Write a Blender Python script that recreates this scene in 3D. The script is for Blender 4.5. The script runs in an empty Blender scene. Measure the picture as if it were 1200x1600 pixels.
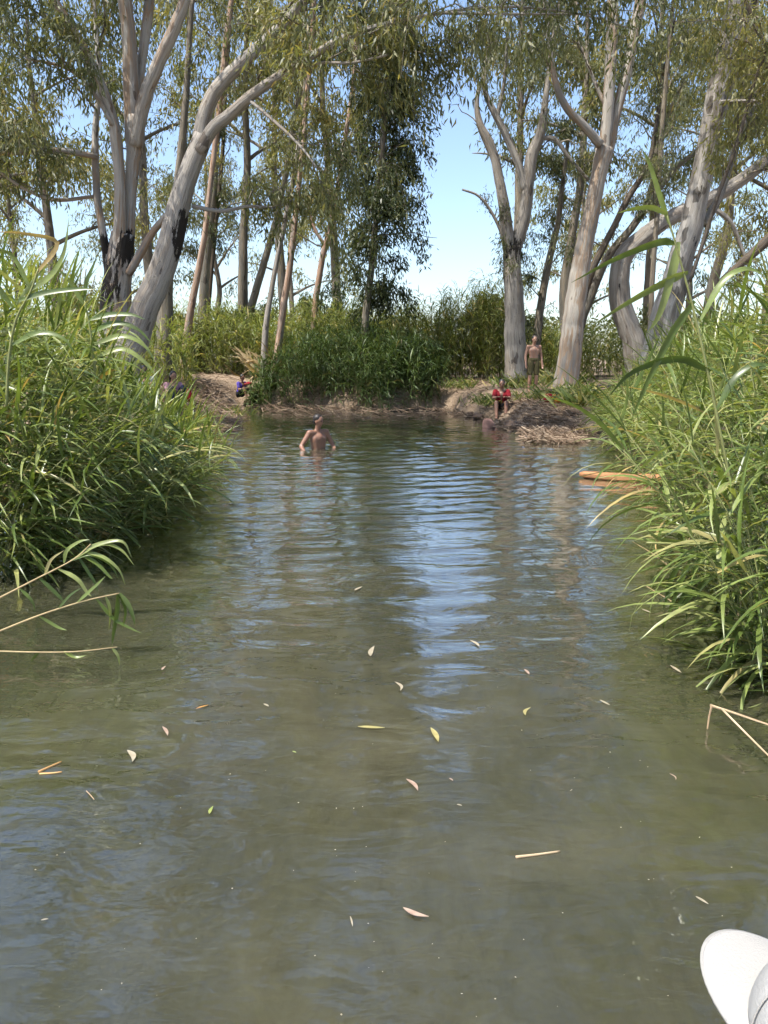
import bpy, bmesh, math, random
import numpy as np
from mathutils import Vector, Matrix, Euler

random.seed(7); rng = np.random.default_rng(7)
R = math.radians
scene = bpy.context.scene
COL = scene.collection

# ------------------------------------------------------------------ camera
F = 1155.0                     # focal length in pixels of the 1200x1600 photograph
PITCH = R(11.74)
CAMH = 1.65
cam_d = bpy.data.cameras.new('camera'); cam = bpy.data.objects.new('camera', cam_d); COL.objects.link(cam)
cam_d.sensor_fit = 'VERTICAL'; cam_d.sensor_height = 36.0; cam_d.lens = 36.0 * F / 1600.0
cam_d.clip_start = 0.05; cam_d.clip_end = 3000
cam.location = (0, 0, CAMH); cam.rotation_euler = (R(90) - PITCH, 0, 0)
scene.camera = cam

# ------------------------------------------------------------------ light
SUN_EL, SUN_AZ = R(62), R(-124)       # azimuth from +Y, clockwise towards +X
w = bpy.data.worlds.new('World'); scene.world = w; w.use_nodes = True
nt = w.node_tree; bg = nt.nodes['Background']
sky = nt.nodes.new('ShaderNodeTexSky'); sky.sky_type = 'NISHITA'; sky.sun_disc = False
sky.sun_elevation = SUN_EL; sky.sun_rotation = SUN_AZ
sky.air_density = 1.0; sky.dust_density = 1.5; sky.ozone_density = 1.6
nt.links.new(sky.outputs['Color'], bg.inputs['Color']); bg.inputs['Strength'].default_value = 0.145
sun_d = bpy.data.lights.new('sun', 'SUN'); sun_d.energy = 4.8; sun_d.angle = R(0.53); sun_d.color = (1.0, 0.95, 0.87)
sun = bpy.data.objects.new('sun', sun_d); COL.objects.link(sun)
sv = Vector((math.sin(SUN_AZ) * math.cos(SUN_EL), math.cos(SUN_AZ) * math.cos(SUN_EL), math.sin(SUN_EL)))
sun.rotation_euler = sv.to_track_quat('Z', 'Y').to_euler(); sun.location = (-10, -15, 40)
vs = scene.view_settings
scene.display_settings.display_device = 'sRGB'
vs.view_transform = 'Standard'; vs.look = 'None'; vs.gamma = 1.0; vs.use_curve_mapping = False
vs.exposure = 1.0
scene.cycles.max_bounces = 5; scene.cycles.diffuse_bounces = 3; scene.cycles.glossy_bounces = 2
scene.cycles.transmission_bounces = 2; scene.cycles.transparent_max_bounces = 4
scene.cycles.use_denoising = True
scene.cycles.use_adaptive_sampling = True; scene.cycles.adaptive_threshold = 0.03; scene.cycles.adaptive_min_samples = 12
scene.cycles.sample_clamp_indirect = 6.0

# ------------------------------------------------------------------ helpers
CP, SP = math.cos(PITCH), math.sin(PITCH)
def P(u, v, depth):
    """world point on the sight line of photo pixel (u, v) at ground distance `depth`"""
    rx, up = (u - 600) / F, (800 - v) / F
    Y = CP + SP * up; Z = -SP + CP * up
    t = depth / Y
    return Vector((rx * t, depth, CAMH + Z * t))
def W(u, v, z=0.0):
    rx, up = (u - 600) / F, (800 - v) / F
    Y = CP + SP * up; Z = -SP + CP * up
    t = (z - CAMH) / Z
    return Vector((rx * t, Y * t, z))
def proj(p):
    """photo pixel of world points, p (n,3)"""
    p = np.atleast_2d(p)
    d = p[:, 1] * CP - (p[:, 2] - CAMH) * SP
    up = p[:, 1] * SP + (p[:, 2] - CAMH) * CP
    d = np.maximum(d, 0.01)
    return np.stack([600 + F * p[:, 0] / d, 800 - F * up / d], 1)

def mesh_obj(name, verts, faces, mat, parent=None, smooth=False, attrs=None, link=True):
    me = bpy.data.meshes.new(name)
    verts = np.asarray(verts, dtype=np.float32)
    if isinstance(faces, np.ndarray):
        k = faces.shape[1]; n = len(faces)
        me.vertices.add(len(verts)); me.vertices.foreach_set('co', verts.ravel())
        me.loops.add(n * k); me.loops.foreach_set('vertex_index', faces.astype(np.int32).ravel())
        me.polygons.add(n)
        me.polygons.foreach_set('loop_start', np.arange(0, n * k, k, dtype=np.int32))
        me.polygons.foreach_set('loop_total', np.full(n, k, dtype=np.int32))
        me.update(calc_edges=True)
    else:
        me.from_pydata([tuple(v) for v in verts], [], faces); me.update()
    if smooth:
        me.polygons.foreach_set('use_smooth', np.ones(len(me.polygons), dtype=bool))
    for an, (typ, data) in (attrs or {}).items():
        a = me.attributes.new(an, typ, 'POINT')
        a.data.foreach_set('vector' if typ == 'FLOAT_VECTOR' else 'value', np.asarray(data, dtype=np.float32).ravel())
    if mat is not None: me.materials.append(mat)
    o = bpy.data.objects.new(name, me)
    COL.objects.link(o)
    if parent is not None: o.parent = parent
    return o
def empty(name, loc=(0, 0, 0)):
    o = bpy.data.objects.new(name, None); COL.objects.link(o); o.location = loc; o.empty_display_size = 0.1
    return o
def tag(o, label=None, cat=None, group=None, kind=None):
    if label: o['label'] = label
    if cat: o['category'] = cat
    if group: o['group'] = group
    if kind: o['kind'] = kind
    return o

class MB:
    """collects vertices and faces (quads as index lists)"""
    def __init__(s): s.v = []; s.f = []; s.bark = []; s.n = 0
    def add(s, v, f, bark=None):
        v = np.asarray(v, float)
        s.v.append(v); s.f.append(np.asarray(f) + s.n); s.n += len(v)
        s.bark.append(bark if bark is not None else np.zeros((len(v), 3)))
    def build(s, name, mat, parent=None, smooth=True, origin=None, extra=None):
        v = np.concatenate(s.v); f = np.concatenate(s.f)
        if origin is not None: v = v - np.array(origin)
        at = {'bark_co': ('FLOAT_VECTOR', np.concatenate(s.bark))}
        if extra: at.update(extra)
        return mesh_obj(name, v, f, mat, parent, smooth, at)

def catmull(pts, n_per=6):
    pts = np.asarray(pts, float)
    p = np.vstack([2 * pts[0] - pts[1], pts, 2 * pts[-1] - pts[-2]])
    out = []
    for i in range(1, len(p) - 2):
        t = np.linspace(0, 1, n_per, endpoint=False)[:, None]
        a, b, c, d = p[i - 1], p[i], p[i + 1], p[i + 2]
        out.append(0.5 * ((2 * b) + (-a + c) * t + (2 * a - 5 * b + 4 * c - d) * t ** 2 + (-a + 3 * b - 3 * c + d) * t ** 3))
    out.append(pts[-1:])
    return np.concatenate(out)
def frames(p):
    t = np.gradient(p, axis=0); t /= np.linalg.norm(t, axis=1)[:, None] + 1e-9
    n = np.cross(t[0], [0.3, 1, 0.1]); n /= np.linalg.norm(n) + 1e-9
    N = []
    for i in range(len(p)):
        n = n - t[i] * np.dot(n, t[i]); n /= np.linalg.norm(n) + 1e-9
        N.append(n.copy())
    N = np.array(N); B = np.cross(t, N)
    return t, N, B
def tube(mb, pts, rad, sides=8, lump=0.0, cap=True, off=None):
    """tapered tube along points with radii"""
    p = np.asarray(pts, float); r = np.asarray(rad, float)
    t, N, B = frames(p)
    a = np.linspace(0, 2 * np.pi, sides, endpoint=False)
    m = len(p)
    rr = np.repeat(r[:, None], sides, 1)
    s = np.concatenate([[0], np.cumsum(np.linalg.norm(np.diff(p, axis=0), axis=1))])
    if lump:
        ph = rng.uniform(0, 6.28, 6)
        rr = rr * (1 + lump * (np.sin(2 * a[None] + ph[0] + s[:, None] * 0.9) * 0.5 + np.sin(3 * a[None] + ph[1] - s[:, None] * 1.7) * 0.4
                               + np.sin(s[:, None] * 3.1 + ph[2] + a[None]) * 0.5 + np.sin(5 * a[None] + ph[3] + s[:, None] * 0.6) * 0.3))
    v = p[:, None] + rr[..., None] * (np.cos(a)[None, :, None] * N[:, None] + np.sin(a)[None, :, None] * B[:, None])
    bo = rng.uniform(0, 50) if off is None else off
    bark = np.stack([np.cos(a)[None] * rr, np.sin(a)[None] * rr, np.repeat(s[:, None], sides, 1) + bo], -1).reshape(-1, 3)
    v = v.reshape(-1, 3)
    i = np.arange(m - 1)[:, None] * sides; j = np.arange(sides)[None]; j2 = (j + 1) % sides
    f = np.stack([i + j, i + j2, i + sides + j2, i + sides + j], -1).reshape(-1, 4)
    if cap:
        v = np.vstack([v, p[-1:], p[:1]]); bark = np.vstack([bark, [[0, 0, s[-1] + bo]], [[0, 0, bo]]])
        e = (m - 1) * sides; c = m * sides
        capf = np.array([[e + k, e + (k + 1) % sides, c, c] for k in range(sides)])
        capb = np.array([[(k + 1) % sides, k, c + 1, c + 1] for k in range(sides)])
        # degenerate quads avoided: use two neighbours per quad
        capf = np.array([[e + k, e + (k + 1) % sides, e + (k + 2) % sides, c] for k in range(0, sides, 2)])
        capb = np.array([[(k + 2) % sides, (k + 1) % sides, k, c + 1] for k in range(0, sides, 2)])
        f = np.vstack([f, capf, capb])
    mb.add(v, f, bark)

def mat_new(name):
    m = bpy.data.materials.new(name); m.use_nodes = True
    n = m.node_tree.nodes; n.clear()
    return m, n, m.node_tree.links
def nd(n, t, **kw):
    x = n.new(t)
    for k, v in kw.items():
        if k.startswith('i_'): x.inputs[k[2:].replace('_', ' ')].default_value = v
        else: setattr(x, k, v)
    return x
def ramp(n, stops, interp='LINEAR'):
    r = n.new('ShaderNodeValToRGB'); r.color_ramp.interpolation = interp
    el = r.color_ramp.elements
    while len(el) < len(stops): el.new(0.5)
    for e, (p, c) in zip(el, stops):
        e.position = p; e.color = (*c, 1) if len(c) == 3 else c
    return r
def mixc(n, l, fac, a, b, mode='MIX'):
    m = n.new('ShaderNodeMix'); m.data_type = 'RGBA'; m.blend_type = mode
    for s, v in ((m.inputs[0], fac), (m.inputs[6], a), (m.inputs[7], b)):
        if hasattr(v, 'is_linked') or hasattr(v, 'node'): l.new(v, s)
        elif isinstance(v, (int, float)): s.default_value = v
        else: s.default_value = (*v, 1)
    return m.outputs[2]
def noise(n, l, co, scale, detail=4, rough=0.55, dist=0.0):
    x = nd(n, 'ShaderNodeTexNoise'); x.inputs['Scale'].default_value = scale; x.inputs['Detail'].default_value = detail
    x.inputs['Roughness'].default_value = rough; x.inputs['Distortion'].default_value = dist
    if co is not None: l.new(co, x.inputs['Vector'])
    return x.outputs['Fac']
def mapping(n, l, co, scale):
    m = nd(n, 'ShaderNodeMapping'); m.inputs['Scale'].default_value = scale; l.new(co, m.inputs['Vector']); return m.outputs['Vector']
def mth(n, l, op, a, b=None, c=None):
    m = nd(n, 'ShaderNodeMath', operation=op)
    for s, v in zip(m.inputs, (a, b, c)):
        if v is None: continue
        if hasattr(v, 'node'): l.new(v, s)
        else: s.default_value = v
    return m.outputs[0]

# ------------------------------------------------------------------ materials
def bark_mat(name, pale, tan, grey, dark, patch=0.5, rough_amt=0.6, dark_bias=0.0):
    m, n, l = mat_new(name)
    at = nd(n, 'ShaderNodeAttribute', attribute_name='bark_co'); co = at.outputs['Vector']
    da = nd(n, 'ShaderNodeAttribute', attribute_name='char')
    big = noise(n, l, mapping(n, l, co, (3.6, 3.6, 0.38)), 1.0, 5, 0.6, 0.6)
    r1 = ramp(n, [(patch - 0.05, pale), (patch - 0.01, tan), (patch + 0.035, tan), (patch + 0.06, grey)]); l.new(big, r1.inputs[0])
    mott = noise(n, l, mapping(n, l, co, (10, 10, 0.75)), 1.0, 6, 0.7, 0.3)
    r2 = ramp(n, [(0.46, (0, 0, 0)), (0.60, (1, 1, 1))]); l.new(mott, r2.inputs[0])
    c1 = mixc(n, l, mth(n, l, 'MULTIPLY', r2.outputs[0], 0.65), r1.outputs[0], grey)
    strk = noise(n, l, mapping(n, l, co, (38, 38, 1.6)), 1.0, 4, 0.65)
    r3 = ramp(n, [(0.50, (0, 0, 0)), (0.72, (1, 1, 1))]); l.new(strk, r3.inputs[0])
    c2 = mixc(n, l, mth(n, l, 'MULTIPLY', r3.outputs[0], rough_amt), c1, dark)
    knots = noise(n, l, mapping(n, l, co, (5, 5, 2.2)), 1.0, 2, 0.5)
    r4 = ramp(n, [(0.68 - dark_bias, (0, 0, 0)), (0.70 - dark_bias, (1, 1, 1))]); l.new(knots, r4.inputs[0])
    c3 = mixc(n, l, mth(n, l, 'MULTIPLY', r4.outputs[0], 0.75), c2, dark)
    # charred old bark: ragged edge where the attribute meets noise
    cn = noise(n, l, mapping(n, l, co, (12, 12, 2.2)), 1.0, 5, 0.7)
    cf = mth(n, l, 'ADD', da.outputs['Fac'], mth(n, l, 'MULTIPLY', mth(n, l, 'SUBTRACT', cn, 0.5), 2.4))
    r5 = ramp(n, [(0.42, (0, 0, 0)), (0.52, (1, 1, 1))]); l.new(cf, r5.inputs[0])
    c4 = mixc(n, l, r5.outputs[0], c3, (0.022, 0.018, 0.014))
    b = nd(n, 'ShaderNodeBsdfPrincipled'); b.inputs['Roughness'].default_value = 0.82; b.inputs['Specular IOR Level'].default_value = 0.25
    l.new(c4, b.inputs['Base Color'])
    bu = nd(n, 'ShaderNodeBump'); bu.inputs['Strength'].default_value = 0.55; bu.inputs['Distance'].default_value = 0.05
    l.new(mth(n, l, 'ADD', mth(n, l, 'ADD', strk, mth(n, l, 'MULTIPLY', mott, 0.8)), mth(n, l, 'MULTIPLY', r5.outputs[0], 0.8)), bu.inputs['Height'])
    l.new(bu.outputs[0], b.inputs['Normal'])
    o = nd(n, 'ShaderNodeOutputMaterial'); l.new(b.outputs[0], o.inputs[0])
    return m
BARK = {
 'cream': bark_mat('bark_cream', (0.37, 0.34, 0.295), (0.30, 0.215, 0.145), (0.225, 0.207, 0.185), (0.10, 0.07, 0.05), 0.52, 0.35),
 'grey': bark_mat('bark_grey', (0.31, 0.285, 0.25), (0.245, 0.21, 0.17), (0.185, 0.17, 0.15), (0.07, 0.055, 0.045), 0.55, 0.65),
 'mottled': bark_mat('bark_mottled', (0.36, 0.335, 0.30), (0.29, 0.265, 0.235), (0.15, 0.133, 0.112), (0.06, 0.05, 0.04), 0.50, 0.45, 0.08),
 'dark': bark_mat('bark_dark', (0.13, 0.105, 0.08), (0.10, 0.075, 0.05), (0.075, 0.065, 0.055), (0.03, 0.025, 0.02), 0.5, 0.6),
 'pink': bark_mat('bark_pink', (0.40, 0.29, 0.22), (0.33, 0.20, 0.13), (0.27, 0.22, 0.18), (0.09, 0.06, 0.045), 0.5, 0.5),
 'dull': bark_mat('bark_dull', (0.22, 0.19, 0.145), (0.17, 0.14, 0.10), (0.13, 0.12, 0.10), (0.05, 0.04, 0.03), 0.5, 0.6),
}
def leaf_mat(name, stops, trans=0.4, rough=0.45, spec=0.4, src='attr', tr_gain=1.3, stripe=False):
    m, n, l = mat_new(name)
    if src == 'attr': fac = nd(n, 'ShaderNodeAttribute', attribute_name='tint').outputs['Fac']
    else: fac = nd(n, 'ShaderNodeObjectInfo').outputs['Random']
    r = ramp(n, stops); l.new(fac, r.inputs[0]); c = r.outputs[0]
    if stripe:
        g = nd(n, 'ShaderNodeNewGeometry')
        nz = noise(n, l, g.outputs['Position'], 9.0, 3)
        rr = ramp(n, [(0.35, (0.72, 0.72, 0.72)), (0.7, (1.18, 1.18, 1.1))]); l.new(nz, rr.inputs[0])
        c = mixc(n, l, 1.0, c, rr.outputs[0], 'MULTIPLY')
    b = nd(n, 'ShaderNodeBsdfPrincipled'); b.inputs['Roughness'].default_value = rough; b.inputs['Specular IOR Level'].default_value = spec
    l.new(c, b.inputs['Base Color'])
    t = nd(n, 'ShaderNodeBsdfTranslucent')
    l.new(mixc(n, l, 1.0, c, (tr_gain, tr_gain * 0.95, tr_gain * 0.45), 'MULTIPLY'), t.inputs['Color'])
    mx = nd(n, 'ShaderNodeMixShader'); mx.inputs[0].default_value = trans
    l.new(b.outputs[0], mx.inputs[1]); l.new(t.outputs[0], mx.inputs[2])
    o = nd(n, 'ShaderNodeOutputMaterial'); l.new(mx.outputs[0], o.inputs[0])
    return m
GUM = {
 'olive': leaf_mat('gum_leaf_olive', [(0, (0.075, 0.09, 0.042)), (0.5, (0.14, 0.155, 0.07)), (0.85, (0.225, 0.22, 0.09)), (1, (0.31, 0.25, 0.09))], 0.46),
 'grey': leaf_mat('gum_leaf_grey', [(0, (0.08, 0.095, 0.055)), (0.6, (0.15, 0.165, 0.085)), (1, (0.24, 0.235, 0.11))], 0.44),
 'deep': leaf_mat('gum_leaf_deep', [(0, (0.035, 0.05, 0.022)), (0.7, (0.075, 0.095, 0.036)), (1, (0.15, 0.155, 0.055))], 0.35),
 'yellow': leaf_mat('gum_leaf_yellow', [(0, (0.11, 0.125, 0.048)), (0.5, (0.20, 0.205, 0.078)), (1, (0.32, 0.285, 0.11))], 0.48),
}
REED_STOPS = [(0.0, (0.062, 0.098, 0.022)), (0.30, (0.115, 0.165, 0.038)), (0.66, (0.20, 0.25, 0.072)), (0.88, (0.30, 0.33, 0.125)), (0.965, (0.34, 0.30, 0.13)), (1.0, (0.42, 0.28, 0.11))]
M_REED_OBJ = leaf_mat('reed_leaf', REED_STOPS, 0.34, 0.36, 0.6, 'obj', 1.25, True)
M_REED = leaf_mat('reed_leaf_mass', REED_STOPS, 0.34, 0.36, 0.6, 'attr', 1.25, True)
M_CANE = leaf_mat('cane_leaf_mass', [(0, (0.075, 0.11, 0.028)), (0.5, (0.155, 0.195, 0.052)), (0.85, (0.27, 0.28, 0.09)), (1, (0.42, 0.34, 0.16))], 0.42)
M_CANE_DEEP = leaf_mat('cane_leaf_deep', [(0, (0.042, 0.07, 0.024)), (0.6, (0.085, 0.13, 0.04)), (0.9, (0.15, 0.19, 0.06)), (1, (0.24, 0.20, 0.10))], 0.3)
M_SHRUB = leaf_mat('shrub_leaf', [(0, (0.07, 0.095, 0.03)), (0.6, (0.13, 0.15, 0.045)), (1, (0.22, 0.20, 0.07))], 0.4)
M_STRAW = leaf_mat('dry_straw', [(0, (0.14, 0.095, 0.062)), (0.5, (0.27, 0.19, 0.13)), (1, (0.46, 0.36, 0.26))], 0.12, 0.7, 0.2)
M_DRYGRASS = leaf_mat('dry_grass', [(0, (0.26, 0.19, 0.10)), (1, (0.44, 0.35, 0.21))], 0.3, 0.7, 0.2)

def plain(name, col, rough=0.6, spec=0.4, var=0.25, scale=20, bump=0.0, bscale=60, coat=0):
    m, n, l = mat_new(name)
    tc = nd(n, 'ShaderNodeTexCoord')
    nz = noise(n, l, tc.outputs['Object'], scale, 5, 0.6)
    r = ramp(n, [(0.25, tuple(c * (1 - var) for c in col)), (0.75, tuple(min(1, c * (1 + var)) for c in col))]); l.new(nz, r.inputs[0])
    b = nd(n, 'ShaderNodeBsdfPrincipled'); b.inputs['Roughness'].default_value = rough; b.inputs['Specular IOR Level'].default_value = spec
    l.new(r.outputs[0], b.inputs['Base Color'])
    if bump:
        bu = nd(n, 'ShaderNodeBump'); bu.inputs['Strength'].default_value = bump; bu.inputs['Distance'].default_value = 0.01
        l.new(noise(n, l, tc.outputs['Object'], bscale, 4), bu.inputs['Height']); l.new(bu.outputs[0], b.inputs['Normal'])
    o = nd(n, 'ShaderNodeOutputMaterial'); l.new(b.outputs[0], o.inputs[0])
    return m
M_STEM = plain('reed_stem', (0.20, 0.21, 0.075), 0.5, 0.4, 0.3, 6)
M_STEM_DRY = plain('reed_stem_dry', (0.36, 0.27, 0.14), 0.6, 0.3, 0.3, 8)
M_CANESTEM = plain('cane_stem', (0.17, 0.17, 0.07), 0.6, 0.3, 0.35, 3)

# water: silty green-brown body with a clear reflecting surface
def water_mat():
    m, n, l = mat_new('silty_water')
    g = nd(n, 'ShaderNodeNewGeometry'); pos = g.outputs['Position']
    n1 = noise(n, l, mapping(n, l, pos, (0.55, 0.40, 1)), 1.0, 4, 0.55, 0.8)
    r = ramp(n, [(0.30, (0.034, 0.036, 0.020)), (0.5, (0.054, 0.053, 0.031)), (0.72, (0.086, 0.080, 0.049))]); l.new(n1, r.inputs[0])
    n2 = noise(n, l, mapping(n, l, pos, (5, 2.2, 1)), 1.0, 6, 0.7, 1.6)
    r2 = ramp(n, [(0.32, (0.84, 0.84, 0.82)), (0.7, (1.12, 1.12, 1.10))]); l.new(n2, r2.inputs[0])
    c = mixc(n, l, 1.0, r.outputs[0], r2.outputs[0], 'MULTIPLY')
    b = nd(n, 'ShaderNodeBsdfPrincipled'); b.inputs['Roughness'].default_value = 0.025
    b.inputs['IOR'].default_value = 1.6; b.inputs['Coat Weight'].default_value = 1.0; b.inputs['Coat IOR'].default_value = 1.6; b.inputs['Coat Roughness'].default_value = 0.0; l.new(c, b.inputs['Base Color'])
    b.inputs['Subsurface Weight'].default_value = 1.0; b.inputs['Subsurface Scale'].default_value = 0.22; b.inputs['Subsurface Radius'].default_value = (1.0, 1.0, 0.7)
    bu = nd(n, 'ShaderNodeBump'); bu.inputs['Strength'].default_value = 1.0; bu.inputs['Distance'].default_value = 1.0
    f1 = noise(n, l, mapping(n, l, pos, (4.0, 11.0, 1)), 1.0, 3, 0.5, 0.6)
    f2 = noise(n, l, mapping(n, l, pos, (1.6, 3.2, 1)), 1.0, 2, 0.5, 1.2)
    f3 = noise(n, l, mapping(n, l, pos, (13.0, 19.0, 1)), 1.0, 2, 0.5, 0.4)
    l.new(mth(n, l, 'ADD', mth(n, l, 'ADD', mth(n, l, 'MULTIPLY', f1, 0.0030), mth(n, l, 'MULTIPLY', f2, 0.013)), mth(n, l, 'MULTIPLY', f3, 0.0011)), bu.inputs['Height'])
    l.new(bu.outputs[0], b.inputs['Normal']); l.new(bu.outputs[0], b.inputs['Coat Normal'])
    o = nd(n, 'ShaderNodeOutputMaterial'); l.new(b.outputs[0], o.inputs[0])
    return m
def soil_mat():
    m, n, l = mat_new('dry_soil')
    g = nd(n, 'ShaderNodeNewGeometry'); pos = g.outputs['Position']
    n1 = noise(n, l, pos, 0.8, 5, 0.6); n2 = noise(n, l, pos, 14, 6, 0.7); n3 = noise(n, l, pos, 55, 3, 0.6)
    r = ramp(n, [(0.3, (0.15, 0.11, 0.075)), (0.55, (0.26, 0.20, 0.145)), (0.75, (0.36, 0.285, 0.21))]); l.new(n1, r.inputs[0])
    r2 = ramp(n, [(0.35, (0.55, 0.52, 0.48)), (0.65, (1.15, 1.12, 1.08))]); l.new(n2, r2.inputs[0])
    c = mixc(n, l, 0.9, r.outputs[0], r2.outputs[0], 'MULTIPLY')
    # wet mud line just above the water is dark because it is wet
    sx = nd(n, 'ShaderNodeSeparateXYZ'); l.new(pos, sx.inputs[0])
    rw = ramp(n, [(0.04, (1, 1, 1)), (0.16, (0, 0, 0))]); l.new(mth(n, l, 'ADD', sx.outputs[2], mth(n, l, 'MULTIPLY', n2, 0.06)), rw.inputs[0])
    c = mixc(n, l, mth(n, l, 'MULTIPLY', rw.outputs[0], 0.8), c, (0.05, 0.038, 0.026))
    b = nd(n, 'ShaderNodeBsdfPrincipled'); b.inputs['Roughness'].default_value = 0.9; l.new(c, b.inputs['Base Color'])
    b.inputs['Specular IOR Level'].default_value = 0.2
    bu = nd(n, 'ShaderNodeBump'); bu.inputs['Strength'].default_value = 0.7; bu.inputs['Distance'].default_value = 0.04
    l.new(mth(n, l, 'ADD', n2, mth(n, l, 'MULTIPLY', n3, 0.4)), bu.inputs['Height']); l.new(bu.outputs[0], b.inputs['Normal'])
    o = nd(n, 'ShaderNodeOutputMaterial'); l.new(b.outputs[0], o.inputs[0])
    return m

# ------------------------------------------------------------------ the pond and the ground
LEFT = [(-2.6, -5.0), (-2.3, -1.0), (-2.05, 1.5), (-1.95, 4.0), (-2.25, 6.0), (-2.8, 8.0), (-3.35, 11.0), (-4.0, 15.0), (-4.5, 18.5), (-4.3, 20.6)]
fw = lambda u, v: tuple(W(u, v))[:2]
FAR = [fw(372, 644), fw(372, 636), (-6.2, 24.6), fw(372, 633), fw(405, 636), fw(450, 637), fw(520, 639), fw(600, 643), fw(690, 640), fw(755, 653), fw(820, 667), fw(885, 671)]
RIGHT = [(4.7, 16.6), (4.25, 14.5), (3.3, 9.8), (2.7, 7.6), (2.15, 5.6), (2.0, 4.2), (2.0, 2.6), (2.2, -1.0), (2.6, -5.0)]
def out(p, side): return (p[0] + side * float(np.interp(p[1], [4, 9, 13, 17], [1.9, 1.3, .7, 0.0])), p[1])
POND = np.array([out(p, -1) for p in LEFT] + FAR + [out(p, 1) for p in RIGHT])
def pond_sd(x, y):
    """signed distance to the shore: positive on land"""
    x = np.asarray(x, float); y = np.asarray(y, float)
    d = np.full(x.shape, 1e9); inside = np.zeros(x.shape, bool)
    n = len(POND)
    for i in range(n):
        ax, ay = POND[i]; bx, by = POND[(i + 1) % n]
        ex, ey = bx - ax, by - ay
        t = np.clip(((x - ax) * ex + (y - ay) * ey) / (ex * ex + ey * ey + 1e-12), 0, 1)
        d = np.minimum(d, np.hypot(x - ax - t * ex, y - ay - t * ey))
        c = ((ay > y) != (by > y)) & (x < (bx - ax) * (y - ay) / (by - ay + 1e-12) + ax)
        inside ^= c
    return np.where(inside, -d, d)
def wob(x, y, s, seed):
    r = np.random.default_rng(seed); o = 0
    for k in range(6):
        a = r.uniform(0, 6.28); f = s * r.uniform(0.6, 1.9)
        o = o + np.sin((x * np.cos(a) + y * np.sin(a)) * f + r.uniform(0, 6.28)) / 6
    return o
def ground_z(x, y):
    x = np.asarray(x, float); y = np.asarray(y, float)
    d = pond_sd(x, y) + 0.18 * wob(x, y, 2.6, 3)
    top = 0.40 + np.clip((y - 18.5) * 0.065, 0, 0.50) * (y < 200) + 0.22 * np.clip((-4.9 - x) / 0.8, 0, 1) * np.clip((y - 13) / 3, 0, 1) + 0.12 * wob(x, y, 0.35, 5) + 0.06 * wob(x, y, 1.7, 6) + np.clip((y - 30) * 0.004, 0, 1.2)
    z = np.where(d > 0, top * (1 - np.exp(-np.maximum(d, 0) / 0.38)), np.maximum(-0.7, d * 0.5))
    return z + np.where(d > 0.1, 0.03 * wob(x, y, 6, 8) + 0.03 * wob(x, y, 13, 9), 0)
def axis(lo, a, b, hi, step):
    core = np.arange(a, b + 1e-6, step)
    def grow(x, end, sgn):
        o = []; s = step
        while (end - x) * sgn > 0:
            s *= 1.35; x += s * sgn; o.append(x)
        return o
    return np.array(grow(a, lo, -1)[::-1] + list(core) + grow(b, hi, 1))
gx = axis(-900, -12, 12, 900, 0.16); gy = axis(-400, -4, 34, 1500, 0.16)
X, Y = np.meshgrid(gx, gy)
Z = ground_z(X, Y)
nx, ny = len(gx), len(gy)
idx = np.arange(nx * ny).reshape(ny, nx)
quads = np.stack([idx[:-1, :-1], idx[:-1, 1:], idx[1:, 1:], idx[1:, :-1]], -1).reshape(-1, 4)
ground = mesh_obj('ground', np.stack([X, Y, Z], -1).reshape(-1, 3), quads, soil_mat(), smooth=True)
GLX, GLY, GLZ = gx, gy, Z.copy()
tag(ground, 'dry brown soil banks around the pond', kind='structure')

SWIM = np.array(W(497, 698))
def wave_height(x, y):
    r = np.random.default_rng(21)
    h = np.zeros_like(x)
    dist = np.hypot(x - SWIM[0], y - SWIM[1])
    # rings that spread from the bather towards the camera
    calm = 1 / (1 + (dist / 9.5) ** 3)
    for k in range(5):
        lam = r.uniform(0.20, 0.42); ph = r.uniform(0, 6.28)
        cx = SWIM[0] + r.normal(0, 0.8); cy = SWIM[1] + r.uniform(-0.5, 2.0)
        rr = np.hypot(x - cx, y - cy)
        h += 0.00115 * (lam / 0.25) * calm * np.sin(6.283 * rr / lam + ph + 0.7 * wob(x, y, 0.9, 40 + k))
    h += 0.0035 * np.exp(-dist / 0.7) * np.sin(6.283 * dist / 0.19)
    # wind ripples running mostly along the view
    for k in range(12):
        a = math.pi / 2 + r.normal(0, 0.30); lam = r.uniform(0.22, 0.62); ph = r.uniform(0, 6.28)
        far = np.clip((y - 2.2) / 4.5, 0.12, 1.0)
        env = 0.6 + 0.8 * wob(x, y, 0.5, 60 + k)
        h += 0.00062 * (lam / 0.3) * far * env * np.sin(6.283 * (x * math.cos(a) + y * math.sin(a)) / lam + ph + 0.8 * wob(x, y, 1.1, 80 + k))
    # slow slop in the near water
    for k in range(12):
        a = r.uniform(0, 6.28); lam = r.uniform(0.35, 1.1); ph = r.uniform(0, 6.28)
        h += 0.0011 * lam * np.sin(6.283 * (x * math.cos(a) + y * math.sin(a)) / lam + ph + 1.2 * wob(x, y, 1.6, 120 + k))
    # a set of rings by the right hand reeds
    for (cu, cv, A) in ((905, 960, 0.0012), (300, 1260, 0.0007), (830, 1330, 0.0008)):
        c = W(cu, cv); rr = np.hypot(x - c.x, y - c.y)
        h += A * np.exp(-rr / 0.55) * np.sin(6.283 * rr / 0.21)
    return h
wx = np.concatenate([np.arange(-8.0, -3.6, 0.12), np.arange(-3.6, 3.6, 0.034), np.arange(3.6, 8.01, 0.12)])
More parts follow.
